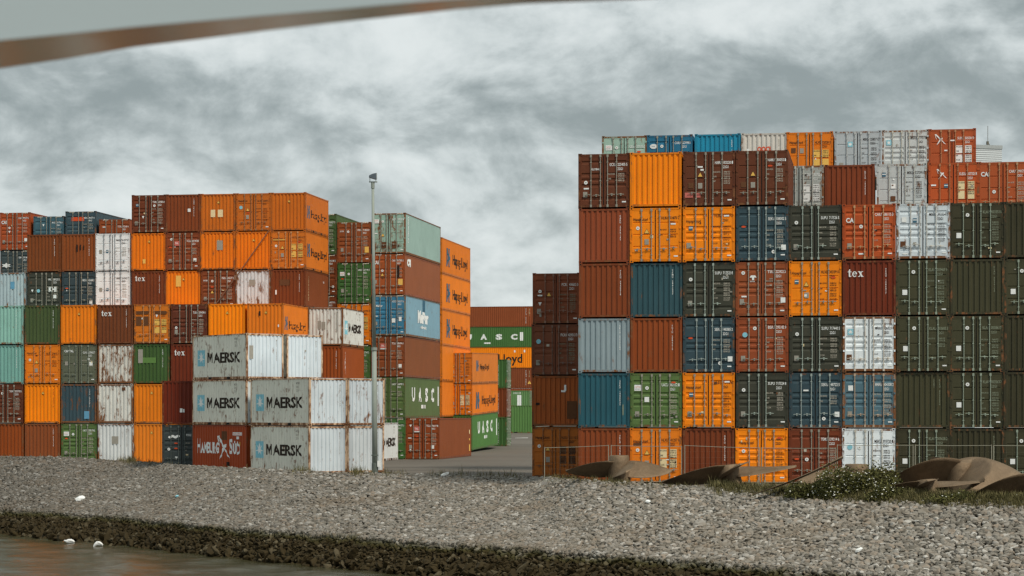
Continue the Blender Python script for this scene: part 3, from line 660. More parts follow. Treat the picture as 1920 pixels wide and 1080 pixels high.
put('M', 2, 760.2, [
    DD('green container hidden but for its dented edge', 'dented green doors', rgb(70,112,62), 'UACU 494137 3', **hz()),
    DD('mid green container with four white letters on its side', 'white lettered green doors', rgb(80,104,60), 'UACU 524709 2', **hz(), deco=[uasc], rust=.16, sc=rgb(84,106,66)),
    DD('brown container with pink label and plain brown side', 'brown pink label doors', rgb(136,70,46), 'TCLU 808474 0', **hz(), sc=rgb(128,72,48), srust=.05, marks=(('tag', .3, 1.35), ('plate', .3, .8), ('whiteplate', 2.1, .8)), deco=[lambda D: (D.rect(.66, 2.05, .42, .32, 'p'), D.text('TAL', .72, 2.16, .12, 'w'), D.rect(.66, 1.97, .42, .07, 'w'))]),
    DD('blue container with a white painted wordmark on its side', 'blue wordmark doors', rgb(58,122,154), 'KICU 502371 6', **hz(), sc=rgb(124,160,176), rust=.22, frust=.6, fc=rgb(110,118,110), marks=(('tag', .3, 1.4), ('plate', .3, .9)), logo=('MePor', .30, 2.06, .16, 'w'),
       deco=[wordmark('MePor', 4.1, 1.15, .85, 'w', 'right', 3.8, .06), wordmark('sealogistic', 4.9, .72, .22, 'w', 'right', 2.2), patch(5.7, 1.9, .8, .8, 'x') if False else (lambda D: D.rect(5.8, 1.95, .8, .85, 'n', 'right')), patch(1.95, 1.05, .2, .3, 'w'), patch(1.45, .95, .25, .3, 'w')], side_c=1),
    DD('brick container with white wordmark on doors and plain side', 'brick wordmark doors', rgb(160,80,48), 'CAIU 917283 5', **hz(), sc=rgb(144,82,62), srust=.05, logo=('CAI', .16, 2.18, .26, 'w'), marks=(('seal', .80, 1.72), ('tri', .80, 1.45), ('plate', .3, .95)), deco=[patch(1.95, .7, .32, .42, 'y'), patch(1.88, 1.2, .16, .9, 's'), wordmark('CAI', .8, 2.1, .5, 'w', 'right', 1.0, .06)]),
    DD('pale sea green container with mouldy doors, topmost of its stack', 'mouldy pale green doors', rgb(148,180,166), 'GLDU 090222 1', **hz(), st='B', sc=rgb(146,172,164), srust=.12, rust=.50, frust=.9, fc=rgb(120,108,84), marks=(('notice', .34, 2.3), ('seal', .80, 2.3), ('tri', .8, 1.35), ('tag', .3, 1.45)), deco=[patch(1.45, .38, .4, .5, 'u'), patch(.7, .42, .36, .42, 'u'), lambda D: D.vtext('GESEACO', .9, 2.7, .24, 'w', 'right', 1.1)]),
], Mp, edge='right')
put('M', 3, 823.2, [DD('red brown container with pink label standing on the yard', 'red brown label doors', rgb(142,66,36), 'TCLU 996417 1', **hz(), sc=rgb(132,68,42), srust=.05, marks=(('wtri', .36, 2.36), ('red', .82, 1.62), ('tag', .3, 1.5), ('plate', .36, .9), ('whiteplate', 1.95, .88)), deco=[lambda D: (D.rect(.62, 2.0, .40, .32, 'p'), D.text('TAL', .66, 2.1, .13, 'w'), D.rect(.62, 1.92, .4, .07, 'w')), patch(1, 0, 0, 0, 'w') if False else (lambda D: (D.rect(11.4, .4, .18, .5, 'y', 'right'), D.rect(11.4, 1.2, .12, .15, 'y', 'right'), D.rect(11.4, 1.7, .12, .3, 'c', 'right')))])], Mp, edge='right')
# small white box in front of them
put('M', 4, 709.0, [R('small white container with black lettering behind the lamp post', 'small white box', rgb(206,208,206), rust=.2, frust=.5, deco=[side(maersk, 'right')])], (709, 147.3), edge='right')
# tall orange stack
def hap40(D): hapag(D, 'right', 1.75, 1.55, 1.5, .68, 4.4, 6.5, .85, 1.0)
put('O', 1, 829.2, [low,
    DD('orange container sunk between the brown side and cream panel doors', 'sunk orange doors', rgb(218,116,36), 'HLXU 832118 7', **hz(), tc='k'),
    DD('lowest visible orange container of the tall lettered stack', 'orange strip doors', rgb(224,122,36), 'HLXU 833001 2', **hz(), st='A', tc='k'),
    DD('second orange lettered container from the tall stack base', 'orange lettered doors', rgb(222,120,24), 'HLXU 833127 0', **hz(), tc='k', deco=[hap40], rust=.03),
    DD('third orange lettered container of the tall stack', 'orange lettered doors', rgb(222,120,24), 'HLXU 834520 9', **hz(), tc='k', deco=[hap40], rust=.03),
    DD('topmost orange lettered container against the sky', 'orange lettered doors', rgb(216,116,24), 'HLXU 836618 3', **hz(), tc='k', deco=[hap40], rust=.03)], (829.2, 176.7), edge='right', zbase=.05)
# stack of two orange boxes over a green one, leaning with the rising ground
def stackH():
    p = row_hit((885.6, 181.0), 885.6); e = Vector((math.cos(TH), -math.sin(TH), 0))
    sp = [R('green container with four white letters standing on the yard', 'lettered green box', rgb(74,118,62), H=2.896, L=12.192, deco=[lambda D: uasc(D, u0=2.6, sp=2.0, h=.95, v=1.35)], rust=.05),
          DD('orange container with cream panels above the lettered green one', 'cream panel orange doors', ORANGE2, 'HLXU 451170 8', L=12.192, st='B', tc='k', panels='c', marks=(('seal', .36, 1.72), ('tri', .80, 1.6), ('plate', .82, 1.0)), deco=[lambda D: hapag(D, 'right', 1.7, 1.5, 1.4, .5, 4.5, 6.3, .75, .85)]),
          DD('weathered orange container with small side lettering, topmost', 'small lettered orange doors', rgb(206,116,48), 'HLXU 413222 0', L=12.192, st='B', tc='u', marks=(('blue', .34, 1.6), ('tri', .82, 1.5), ('plate', .8, 1.0)), deco=[lambda D: hapag(D, 'right', 1.9, 1.0, .9, 1.05, 3.5, 4.2, .48, 1.2)], rust=.16)]
    z = .16
    for i, s in enumerate(sp):
        tilt = .022; s['key'] = ('H', 1, i+1)
        c = p - e*(W/2) + wv*(s['L']/2); container(s, c, -TH, z + math.tan(tilt)*s['L']/2, tilt); z += s.get('H', 2.591)+.007
stackH()
# boxes standing across: their long side to the water, doors at their far end
def across(px, d, z, L, H, specs, group, col):
    """px, d: the corner at the right end of the long side"""
    e = Vector((math.cos(TH), -math.sin(TH), 0)); c0 = Vector((PX(px, d), d, 0))
    for i, s in enumerate(specs):
        s.setdefault('L', L); s.setdefault('H', H); s['key'] = (group, col, i+1)
        c = c0 - e*(s['L']/2) + wv*(W/2)
        container(s, c, PI/2-TH, z, 0); s['root'].rotation_euler[2] = math.atan2(math.cos(TH), math.sin(TH)); z += s['H']+.007
def endtext(t, m='w'): return lambda D: (D.vtext(t, D.L-.75, D.H-.45, .13, m, 'left'), D.vtext('40', D.L-1.3, D.H-.5, .2, m, 'left'))
across(949.5, 196, .27, 6.058, 2.591, [
    DD('dark green container end on, lowest of a narrow stack', 'narrow green side', rgb(60,98,52), 'UACU 330518 2', deco=[endtext('UACU 3305182')], bc=rgb(170,178,160)),
    DD('dark brown container end on, middle of a narrow stack', 'narrow brown side', rgb(118,58,36), 'TRLU 604412 0', deco=[endtext('TRLU 6044120')], bc=rgb(178,164,150)),
    DD('dark green container end on, top of a narrow stack', 'narrow green top', rgb(60,100,54), 'UACU 331777 9', deco=[endtext('UACU 3317779')], bc=rgb(170,178,160))], 'G', 1)
across(1003, 226, 1.12, 6.058, 2.896, [DD('green container with an orange mark on the far yard', 'far green side', rgb(84,126,72), deco=[lambda D: (D.sub('emblem').shape(disc(.22), 3.0, 1.3, 'o', 'left', 1.4, 1), D.text('UACU 823517 2', 1.9, 2.35, .2, 'w', 'left'))])], 'V', 1)
across(992.5, 282, 3.22, 12.192, 2.896, [DD('distant green container with white box mark and lit end', 'distant green side', rgb(90,130,84), deco=[lambda D: (D.sub('number_panel').rect(10.6, .7, .55, 1.6, 'w', 'left'), D.text('UACU 50', 10.1, 2.45, .22, 'w', 'left'))])], 'V', 2)
across(1003, 308, 3.73, 12.192, 2.896, [
    DD('distant red brown container showing a thin strip', 'distant red strip', rgb(150,72,46)),
    DD('distant brown container with orange triangle on its side', 'distant brown side', rgb(122,62,42), deco=[lambda D: (D.vtext('TCNU 8471', 10.9, 2.6, .2, 'w', 'left'), D.sub('emblem').shape([(-1, -1), (1, -1), (0, 1)], 11.4, .9, 'y', 'left', .25, .25), D.sub('size_code').vtext('4510', 11.4, 2.6, .2, 'c', 'left'))]),
    DD('distant orange container with large dark lettering', 'distant orange side', ORANGE, deco=[lambda D: (D.text('Hapag-Lloyd', 2.2, .75, 1.25, 'k', 'left', .025, width=8.2), D.sub('sticker').rect(9.2, 2.2, .2, .3, 'w', 'left'), D.sub('sticker').rect(10.6, 2.2, .2, .35, 'w', 'left'))], rust=.04),
    DD('distant green container with four spaced white letters', 'distant lettered green side', rgb(66,108,58), deco=[lambda D: ([D.text(ch, 2.2+i*2.18, 1.15, .72, 'w', 'left', .06, width=.95) for i, ch in enumerate('UASC')], D.sub('number_panel').rect(10.05, .95, .45, 1.2, 'w', 'left'), D.sub('sticker').rect(4.9, .52, .95, .2, 'w', 'left'))], rust=.06),
    DD('distant brown container against the sky, topmost', 'distant brown top', rgb(136,68,44), deco=[lambda D: (D.vtext('TCLU 5120', 10.9, 2.6, .2, 'w', 'left'), D.sub('size_code').vtext('45G1', 11.4, 2.6, .22, 'c', 'left'))], rust=.1)], 'U', 1)

# ================================================================== corner stacks by the water, turned to the bank
PH = math.radians(38.0); ek = Vector((math.cos(PH), math.sin(PH), 0)); sk = Vector((-math.sin(PH), math.cos(PH), 0))
def corner(px, d, cols, name):
    c0 = Vector((PX(px, d), d, 0))
    for j, (off, tiers) in enumerate(cols):
        z = 0
        for i, s in enumerate(tiers):
            if not s.get('skip'):
                s['key'] = (name, j+1, i+1)
                container(s, c0 + ek*(off+W/2) + sk*3.029 + ek*random.uniform(-.02, .02) + sk*random.uniform(-.02, .02), PH, z)
            z += 2.598
MW = dict(fc=rgb(206,176,146), frust=.62, sc=rgb(222,221,208), srust=.34)
def hsud(D):
    D.text('H', .50, 1.0, .82, 'w', 'left', .035, width=.38); D.text('AMBURG', .92, 1.0, .62, 'w', 'left', .035, width=2.04)
    D.text('S', 4.12, 1.0, .82, 'w', 'left', .035, width=.40); D.text('ÜD', 4.56, .96, .62, 'w', 'left', .035, width=.76)
    hs_bird(D.sub('emblem'), 3.55, 1.28, .72, 'left'); D = D.sub('number_label')
    D.rect(4.55, 2.02, .95, .17, 'w', 'left'); D.text('SUDU 370751', 4.58, 2.05, .10, 'o', 'left', width=.88); D.rect(4.9, 1.80, .28, .16, 'w', 'left')
    D.rect(5.0, 1.45, .12, .22, 'w', 'left'); D.rect(5.28, 1.45, .1, .2, 'y', 'left'); D.rect(3.8, .25, .4, .25, 's', 'left'); D.rect(3.25, 1.75, .6, .5, 'u', 'left')
corner(462, 123.0, [(0, [
    R('orange red container with large white lettering on its side', 'lettered red box', rgb(156,62,26), deco=[hsud], rust=.06),
    R('grey white container with black lettering over the red one', 'lettered grey box', rgb(200,206,206), deco=[side(maersk, 'left')], rust=.22, **MW),
    R('grey white container with lettered side, topmost over the red one', 'lettered white top', rgb(202,212,218), deco=[side(maersk, 'left'), vnum('MSKU 1183406', 'g'), patch(.18, 1.15, .26, .75, 'g')], rust=.18, **MW)]),
    (2.70, [dict(skip=1), dict(skip=1), R('white ribbed container beyond a narrow dark gap', 'white ribs', rgb(206,216,222), deco=[vnum('MSKU 1201377', 'g'), patch(1.2, 1.6, .1, .1, 'g')], rust=.16, **MW)])], 'K')
corner(580, 117.4, [(0, [
    R('white container with lettered side at the bank corner, lower', 'corner white box', rgb(204,214,220), deco=[side(maersk, 'left'), vnum('MSKU 2260518', 'g')], rust=.14, **MW),
    R('white container with lettered side at the bank corner, upper', 'upper corner white box', rgb(202,212,218), deco=[side(maersk, 'left'), vnum('MSKU 2291464', 'g')], rust=.30, **MW)]),
    (2.46, [R('rust flecked white ribbed container behind the lamp post, lower', 'post white ribs', rgb(202,210,214), deco=[vnum('MSKU 2305113', 'g')], rust=.30, **MW),
    R('rust flecked white ribbed container behind the lamp post, upper', 'upper post white ribs', rgb(202,212,218), deco=[vnum('MSKU 2318850', 'g')], rust=.36, **MW)])], 'N')
put('D', 1, 304.5, [
    DD('black slate container with white scroll emblem on its doors', 'black slate doors', rgb(58,66,66), 'PONU 050418 2', marks=(('seal', .42, 1.15), ('wtri', .88, .62), ('red', .86, 1.5), ('red', .86, 1.2)), deco=[lambda D: [D.shape(disc(.09), .5+i*.16, 1.86+(.06 if i % 2 else 0), 'w', 'front', 1.3, .8) for i in range(4)]], bc=rgb(96,104,100)),
    R('dark red ribbed container with a small white mark', 'dark red corner ribs', rgb(108,38,24), deco=[patch(1.1, .72, .16, .24, 'w'), patch(1.3, .72, .08, .2, 'w')], rust=.1)], (304.5, 129.2))

# ------------------------------------------------------------------ labels: look first, then the neighbours
GRP = {'R': 'containers of the big front stack', 'S': 'containers of the big front stack', 'T': 'containers of the big front stack', 'L': 'containers of the big front stack'}
KEYS = {s['key']: s for s in ALL}
def name_all():
    for s in ALL:
        r, c, t = s['key']; g = lambda dc, dt: KEYS.get((r, c+dc, t+dt))
        rel = []
        if g(0, -1): rel.append('above ' + g(0, -1)['sh'])
        elif g(0, 1): rel.append('below ' + g(0, 1)['sh'])
        if g(1, 0): rel.append('left of ' + g(1, 0)['sh'])
        elif g(-1, 0): rel.append('right of ' + g(-1, 0)['sh'])
        lab = s['long']
        for x in rel:
            if len((lab + ' ' + x).split()) <= 16: lab += ', ' + x
        if lab in SEEN_LABEL: print('DUPLICATE LABEL', lab)
        SEEN_LABEL[lab] = 1
        tag(s['root'], lab, 'container', GRP.get(r, 'containers of the stacks beyond the bank'))
name_all()

# a lashing rod left leaning across two tiers
m = MB(); a, b = row_hit(Bp, 505), row_hit(Bp, 380); off = wv*-.14
za, zb = HC+(YH-433)/F*a.y, HC+(YH-606)/F*b.y
m.tube([a+off+Vector((0,0,za)), (a+b)/2+off+Vector((0,0,(za+zb)/2-.05)), b+off+Vector((0,0,zb))], .035, 6)
m.box(*(lambda q: (q.x-.07, q.x+.07, q.y-.1, q.y-.02, (za+zb)/2-.2, (za+zb)/2+.12))((a+b)/2+off))
o = link('lashing_rod', m.mesh('lashing_rod', [plain('lashing_steel', rgb(118,92,74), .6, .3, 3)]))
tag(o, 'thin steel lashing rod slanting across orange and brown containers', 'lashing rod')

# ================================================================== ground, bank, water
E_PX = [(-1500,150,.3),(-600,146,.45),(-150,139.5,.5),(0,138.4,.46),(110,137.6,.46),(250,135.6,.20),(360,123.5,.22),(465,119.6,.20),(580,114.6,.16),(700,115.2,.05),(800,115,.02),(1000,109,.05),(1085,97.4,.25),(1250,94,.15),(1400,90.5,.06),(1500,88,.02),(1700,84,0),(1920,80.5,0),(2250,76,0),(3400,66,0)]
ZM, ZW = -2.1, -3.4
M_PX = [(-600,938),(0,953),(200,967),(400,987),(600,1001),(800,1017),(960,1026),(1160,1042),(1360,1056),(1560,1070),(1920,1092),(2600,1130)]
W_PX = [(-600,965),(0,1001),(200,1021),(400,1040),(600,1063),(750,1077),(900,1091),(1200,1120),(1920,1190),(2600,1250)]
T = np.array([-1500,-1000,-700,-500,-350] + list(range(-250, 2251, 12)) + [2400,2700,3000,3400], float)
ep = np.array(E_PX); Ed = np.interp(T, ep[:,0], ep[:,1]); Ez = np.interp(T, ep[:,0], ep[:,2])
ker = np.ones(7)/7
def smooth(a): return np.convolve(np.pad(a, 3, mode='edge'), ker, 'valid')
Ed, Ez = smooth(Ed), smooth(Ez)
def depth_at(z, tab):
    q = np.array(tab, float); y = np.interp(T, q[:,0], q[:,1]); return F*(HC-z)/(y-YH)
Md, Wd = depth_at(ZM, M_PX), depth_at(ZW, W_PX)
Md = np.minimum(Md, Ed-3.0); Wd = np.minimum(Wd, Md-2.2)
def ground_z(d): return np.where(d > 187, (d-187)*.0296, 0) if not np.isscalar(d) else (max(0, d-187)*.0296)
def strip_mesh(name, rows, mats, smooth_=True):
    """rows: list of (n,3) arrays lofted into one sheet"""
    n = len(rows[0]); v = np.concatenate(rows); f = []
    for j in range(len(rows)-1):
        for i in range(n-1):
            a = j*n+i; f.append((a, a+1, a+n+1, a+n))
    me = bpy.data.meshes.new(name); me.from_pydata(v.tolist(), [], f)
    for mm in mats: me.materials.append(mm)
    if smooth_: me.polygons.foreach_set('use_smooth', [True]*len(f))
    me.update(); return me
kx = (T-CX)/F
def line(d, z): return np.stack([kx*d, d, np.broadcast_to(z, d.shape)], 1)

def make_asphalt():
    k = NT('yard_asphalt'); tc = k.n('ShaderNodeTexCoord'); v = tc.outputs['Object']
    a = k.noise(v, .12, 6, .6); b = k.noise(v, 2.0, 6, .6); c = k.noise(k.scaled(v, .05, .6, 1), 1.0, 5, .6)
    col = k.mix(a, (.095, .082, .066, 1), (.165, .145, .118, 1)); col = k.mix(k.math('MULTIPLY', k.math('SUBTRACT', c, .48), 4, True), col, (.055, .047, .038, 1))
    col = k.mix(k.math('MULTIPLY', b, .3), col, (.16, .15, .135, 1))
    return k.bsdf(col, .9, 0, .2, b, .2, .02)
rows = [line(Ed-.05, Ez-.14), line(Ed+.6, Ez*.85-.10), line(Ed+1.6, Ez*.1-.03), line(Ed+2.2, np.zeros_like(Ed))]
for q in (4, 8, 14, 22, 32, 44, 56, 68):
    dd = Ed+q; rows.append(line(dd, ground_z(dd)))
for d in (190, 205, 225, 260, 310): rows.append(line(np.full_like(T, d), ground_z(float(d))))
for d in (420, 700, 1500, 4000): rows.append(line(np.full_like(T, d), ground_z(310.)))
tag(link('ground', strip_mesh('ground', rows, [make_asphalt()])), None, kind='structure')

def make_soil():
    k = NT('bank_soil'); tc = k.n('ShaderNodeTexCoord'); v = tc.outputs['Object']; n = k.noise(v, 3, 6)
    return k.bsdf(k.mix(n, (.014, .011, .007, 1), (.040, .033, .023, 1)), .95, 0, .1, n, .5, .1)
SOIL = make_soil()
rows = [line(Ed+.1, Ez-.12)] + [line(Ed+(Md-Ed)*q, Ez+(ZM-Ez)*q-.12) for q in (.15, .35, .6, .8, 1)] + [line(Md+(Wd-Md)*.5, (ZM+ZW)/2-.15), line(Wd, ZW-.15), line(Wd-4, ZW-1.6)]
tag(link('embankment', strip_mesh('embankment', rows, [SOIL])), None, kind='structure')

def ico(sub):
    bm = bmesh.new(); bmesh.ops.create_icosphere(bm, subdivisions=sub, radius=1.0)
    v = np.array([q.co[:] for q in bm.verts]); f = np.array([[q.index for q in p.verts] for p in bm.faces]); bm.free(); return v, f
def make_rocks():
    k = NT('bank_stone'); g = k.n('ShaderNodeNewGeometry'); tc = k.n('ShaderNodeTexCoord'); v = tc.outputs['Object']
    r = g.outputs['Random Per Island']; rp = k.n('ShaderNodeValToRGB'); k.t.links.new(r, rp.inputs[0])
    el = rp.color_ramp.elements; el[0].position = 0; el[0].color = rgb(98,94,86); el[1].position = 1; el[1].color = rgb(202,199,192)
    for p, c in ((.25, rgb(130,125,116)), (.5, rgb(147,142,133)), (.70, rgb(150,136,121)), (.74, rgb(140,136,129)), (.9, rgb(166,162,155))):
        e = el.new(p); e.color = c
    n = k.noise(v, 7, 6, .65); big = k.noise(v, .25, 4)
    c = k.mix(k.math('MULTIPLY', n, .55), rp.outputs[0], (.13, .115, .092, 1))
    c = k.mix(k.math('MULTIPLY', k.math('SUBTRACT', big, .52), 2.5, True), c, (.17, .125, .08, 1))
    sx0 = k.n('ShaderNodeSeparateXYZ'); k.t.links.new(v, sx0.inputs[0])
    left_dim = k.math('ADD', k.math('MULTIPLY', sx0.outputs[0], .011), .90, False); left_dim = k.math('MINIMUM', k.math('MAXIMUM', left_dim, .56), 1.0)  # vignette painted into the stone colour, dimmer towards the left
    vm = k.n('ShaderNodeVectorMath', _operation='SCALE'); k.t.links.new(c, vm.inputs[0]); k.t.links.new(left_dim, vm.inputs['Scale']); c = vm.outputs[0]
    # wet, weed-grown zone below the tide mark
    sx = k.n('ShaderNodeSeparateXYZ'); k.t.links.new(v, sx.inputs[0])
    wob = k.math('MULTIPLY', k.math('SUBTRACT', k.noise(v, .6, 6, .7), .5), .9)
    zz = k.math('ADD', sx.outputs[2], wob); wet = k.math('MULTIPLY', k.math('SUBTRACT', ZM+.10, zz), 3.2, True)
    weed = k.mix(k.noise(v, 1.1, 5, .7), (.020, .013, .006, 1), (.050, .037, .014, 1))
    alg = k.math('SUBTRACT', 1.0, k.math('MULTIPLY', k.math('ABSOLUTE', k.math('ADD', zz, -ZM+.12)), 4.5), True)
    weed = k.mix(k.math('MULTIPLY', alg, .75), weed, (.050, .050, .012, 1))
    keep = k.math('MULTIPLY', k.math('SUBTRACT', r, .84), 6, True); keep = k.math('MULTIPLY', keep, .6)
    weed = k.mix(keep, weed, (.16, .135, .085, 1))
    c = k.mix(wet, c, weed)
    ro = k.math('SUBTRACT', .92, k.math('MULTIPLY', wet, .10))
    return k.bsdf(c, ro, 0, .15, n, .7, .03)
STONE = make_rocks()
def scatter(name, sites, ax, sub, tilt, rough, label=None):
    """sites (n,3), ax (n,3) half sizes, laid on the slope as one loose mass"""
    bv, bf = ico(sub); nv = len(bv); n = len(sites); nvar = 12; shapes = []
    for i in range(nvar):
        q = bv.copy()
        for _ in range(7):
            d = rng.normal(size=3); d /= np.linalg.norm(d); h = q @ d; cut = rng.uniform(.38, .8); q -= np.outer(np.maximum(h-cut, 0), d)
        q *= 1 + rng.uniform(-rough, rough, (nv, 1)); shapes.append(q)
    shapes = np.array(shapes); pick = rng.integers(0, nvar, n); V = shapes[pick]*ax[:, None, :]
    a = rng.uniform(0, 2*PI, n); ca, sa = np.cos(a), np.sin(a)
    x = V[..., 0]*ca[:, None]-V[..., 1]*sa[:, None]; y = V[..., 0]*sa[:, None]+V[..., 1]*ca[:, None]; z = V[..., 2]
    tx, ty = rng.normal(0, tilt, n), rng.normal(0, tilt, n)
    z = z + x*tx[:, None] + y*ty[:, None]
    P = np.stack([x, y, z], 2) + sites[:, None, :]
    Fc = (bf[None] + (np.arange(n)*nv)[:, None, None]).reshape(-1, 3)
    me = bpy.data.meshes.new(name); me.vertices.add(n*nv); me.vertices.foreach_set('co', P.reshape(-1).astype(np.float32))
    me.loops.add(len(Fc)*3); me.loops.foreach_set('vertex_index', Fc.reshape(-1).astype(np.int32))
    me.polygons.add(len(Fc)); me.polygons.foreach_set('loop_start', np.arange(0, len(Fc)*3, 3, dtype=np.int32))
    me.polygons.foreach_set('use_smooth', np.zeros(len(Fc), bool))
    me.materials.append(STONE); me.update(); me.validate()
    o = link(name, me); tag(o, label, None, kind='stuff'); return o
def bank_point(t, q):
    """q 0 edge .. 1 tide mark .. 2 water line"""
    ed, ez, md, wd = (np.interp(t, T, z) for z in (Ed, Ez, Md, Wd))
    d = np.where(q < 1, ed+(md-ed)*q, md+(wd-md)*(q-1)); z = np.where(q < 1, ez+(ZM-ez)*q, ZM+(ZW-ZM)*(q-1))
    return np.stack([(t-CX)/F*d, d, z], -1)
def lay(q0, q1, step, t0=-160, t1=2080, jitter=.35):
    out = []; t = t0
    tt = np.linspace(t0, t1, 600); mid = bank_point(tt, np.full(600, (q0+q1)/2)); s = np.concatenate([[0], np.cumsum(np.linalg.norm(np.diff(mid, axis=0), axis=1))])
    n = int(s[-1]/step)
    for i in range(n):
        tc_ = np.interp((i+.5)*step, s, tt); a, b = bank_point(np.array([tc_]), np.array([q0]))[0], bank_point(np.array([tc_]), np.array([q1]))[0]
        m_ = max(1, int(np.linalg.norm(b-a)/(step*.82)))
        for j in range(m_):
            q = q0+(q1-q0)*(j+.5*(i % 2)+rng.uniform(-jitter, jitter)*.8)/m_
            out.append((np.interp((i+.5+rng.uniform(-jitter, jitter))*step, s, tt), max(q0-.02, q)))
    o = np.array(out); return bank_point(o[:, 0], o[:, 1])
S = lay(-.012, 1.06, .215); n = len(S); k_ = rng.uniform(.72, 1.28, (n, 1))
S = S + np.stack([np.zeros(n), np.zeros(n), rng.uniform(-.025, .02, n)], 1)
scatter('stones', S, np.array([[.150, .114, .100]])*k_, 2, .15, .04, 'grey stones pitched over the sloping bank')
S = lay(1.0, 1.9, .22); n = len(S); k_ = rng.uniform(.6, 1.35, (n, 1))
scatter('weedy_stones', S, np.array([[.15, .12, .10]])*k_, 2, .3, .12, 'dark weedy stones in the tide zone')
S = lay(1.62, 2.12, .36); n = len(S); k_ = rng.uniform(.55, 1.35, (n, 1)); S[:, 2] += rng.uniform(-.12, .12, n)
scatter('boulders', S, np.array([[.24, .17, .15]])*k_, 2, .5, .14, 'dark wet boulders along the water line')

def make_water():
    k = NT('river_water'); tc = k.n('ShaderNodeTexCoord'); v = tc.outputs['Object']
    n1 = k.noise(k.scaled(v, .8, 1.1, 1), 1.1, 7, .66, .5); n2 = k.noise(v, .08, 3)
    h = k.math('ADD', n1, k.math('MULTIPLY', n2, .8))
    b = k.bsdf(k.mix(n2, (.038, .036, .016, 1), (.060, .056, .028, 1)), .16, 0, .40, h, .5, .12); return b
def axis(lo, hi, step, a, b):
    inner = np.arange(lo, hi+step/2, step); return np.concatenate([np.linspace(a, lo, 9)[:-1], inner, np.linspace(hi, b, 9)[1:]])
gx, gy = axis(-46, 8, .30, -1500, 1500), axis(84, 136, .26, -300, 260); X, Y = np.meshgrid(gx, gy); Zw = np.zeros_like(X)
for i in range(46):
    lam = rng.uniform(.9, 5.5); a_ = rng.normal(2.2, .75); ph = rng.uniform(0, 2*PI); kk = 2*PI/lam
    Zw += .0085*lam**.75*np.sin(kk*(X*math.cos(a_)+Y*math.sin(a_))+ph+.6*np.sin(.23*X+.31*Y+i))/3.2
edge = np.clip(np.minimum(np.minimum(X+46, 8-X), np.minimum(Y-84, 136-Y))/3, 0, 1); Zw *= edge
nx = len(gx); vv = np.stack([X.ravel(), Y.ravel(), Zw.ravel()], 1); jj, ii = np.meshgrid(np.arange(len(gy)-1), np.arange(nx-1), indexing='ij'); a0 = (jj*nx+ii).ravel()
me = bpy.data.meshes.new('water'); me.from_pydata(vv.tolist(), [], np.stack([a0, a0+1, a0+nx+1, a0+nx], 1).tolist()); me.materials.append(make_water()); me.polygons.foreach_set('use_smooth', [True]*len(a0)); me.update()
o = link('water', me); o.location = (0, 0, ZW); tag(o, None, kind='structure')

# faded white line on the far yard
m = MB(); m.poly([(.3, 213.5, 0), (1.55, 213.1, 0), (1.6, 214.6, .03), (.35, 215.0, .03)])
o = link('road_marking', m.mesh('road_marking', [plain('road_paint', (.5, .49, .46, 1), .8, .3, 3)])); o.location = (0, 0, ground_z(213.3)+.012); tag(o, None, kind='structure')

# ================================================================== lamp post
post = bpy.data.objects.new('lamp_post', None); COL.objects.link(post); pd = 117.0; post.location = (PX(703, pd), pd, 0)
tag(post, 'tall grey lamp post with a floodlight on top before white containers', 'lamp post')
GALV = plain('post_steel', rgb(140,148,140), .6, .2, 1.5, .05)
zt = HC+(YH-342)/F*pd; zc = HC+(YH-655)/F*pd; lean = PX(699, pd)-PX(703, pd)
m = MB(); m.tube([(0,0,0), (lean*.35,0,zc)], [.158,.128], 14, caps=True); m.tube([(lean*.35,0,zc), (lean,0,zt)], [.105,.072], 12)
link('pole', m.mesh('pole', [GALV], True), post)
m = MB(); m.tube([(lean*.35,0,zc-.06), (lean*.35,0,zc+.1)], .165, 14); link('collar', m.mesh('collar', [GALV]), post)
m = MB(); m.tube([(0,0,0), (0,0,.62)], .175, 14); m.tube([(0,0,1.0), (0,0,1.06)], .19, 14); link('base_sleeve', m.mesh('base_sleeve', [plain('sleeve_paint', rgb(96,104,98), .6, .3, 3)]), post)
m = MB(); m.box(.14,.32,-.2,-.06,.42,.74); link('junction_box', m.mesh('junction_box', [DEC['w']]), post)
m = MB(); m.tube([(lean,0,zt-.32), (lean,0,zt+.02)], .10, 12); m.box(lean-.2, lean+.24, -.06, .06, zt+.0, zt+.05)
m.box(lean-.17, lean-.14, -.03, .03, zt+.05, zt+.30); m.box(lean+.15, lean+.18, -.03, .03, zt+.05, zt+.32); link('bracket', m.mesh('bracket', [GALV]), post)
fl = MB(); q = [(-.20,.28),(-.18,.38),(.02,.47),(.18,.50),(.21,.51),(.19,.19),(.10,.19),(.0,.22)]
for yy, rev in ((-.22, False), (.22, True)):
    pts = [(lean+x, yy, zt+z-.02) for x, z in q]; fl.poly(pts[::-1] if not rev else pts)
for i in range(len(q)):
    a, b = q[i], q[(i+1) % len(q)]; fl.poly([(lean+a[0], -.22, zt+a[1]-.02), (lean+b[0], -.22, zt+b[1]-.02), (lean+b[0], .22, zt+b[1]-.02), (lean+a[0], .22, zt+a[1]-.02)])
lamp = link('floodlight', fl.mesh('floodlight', [plain('lamp_housing', rgb(88,98,106), .5, .2, 4)]), post)
m = MB(); m.box(lean+.205, lean+.222, -.19, .19, zt+.18, zt+.48); link('glass', m.mesh('glass', [plain('lamp_glass', rgb(170,176,172), .2, .1, 4)]), lamp)

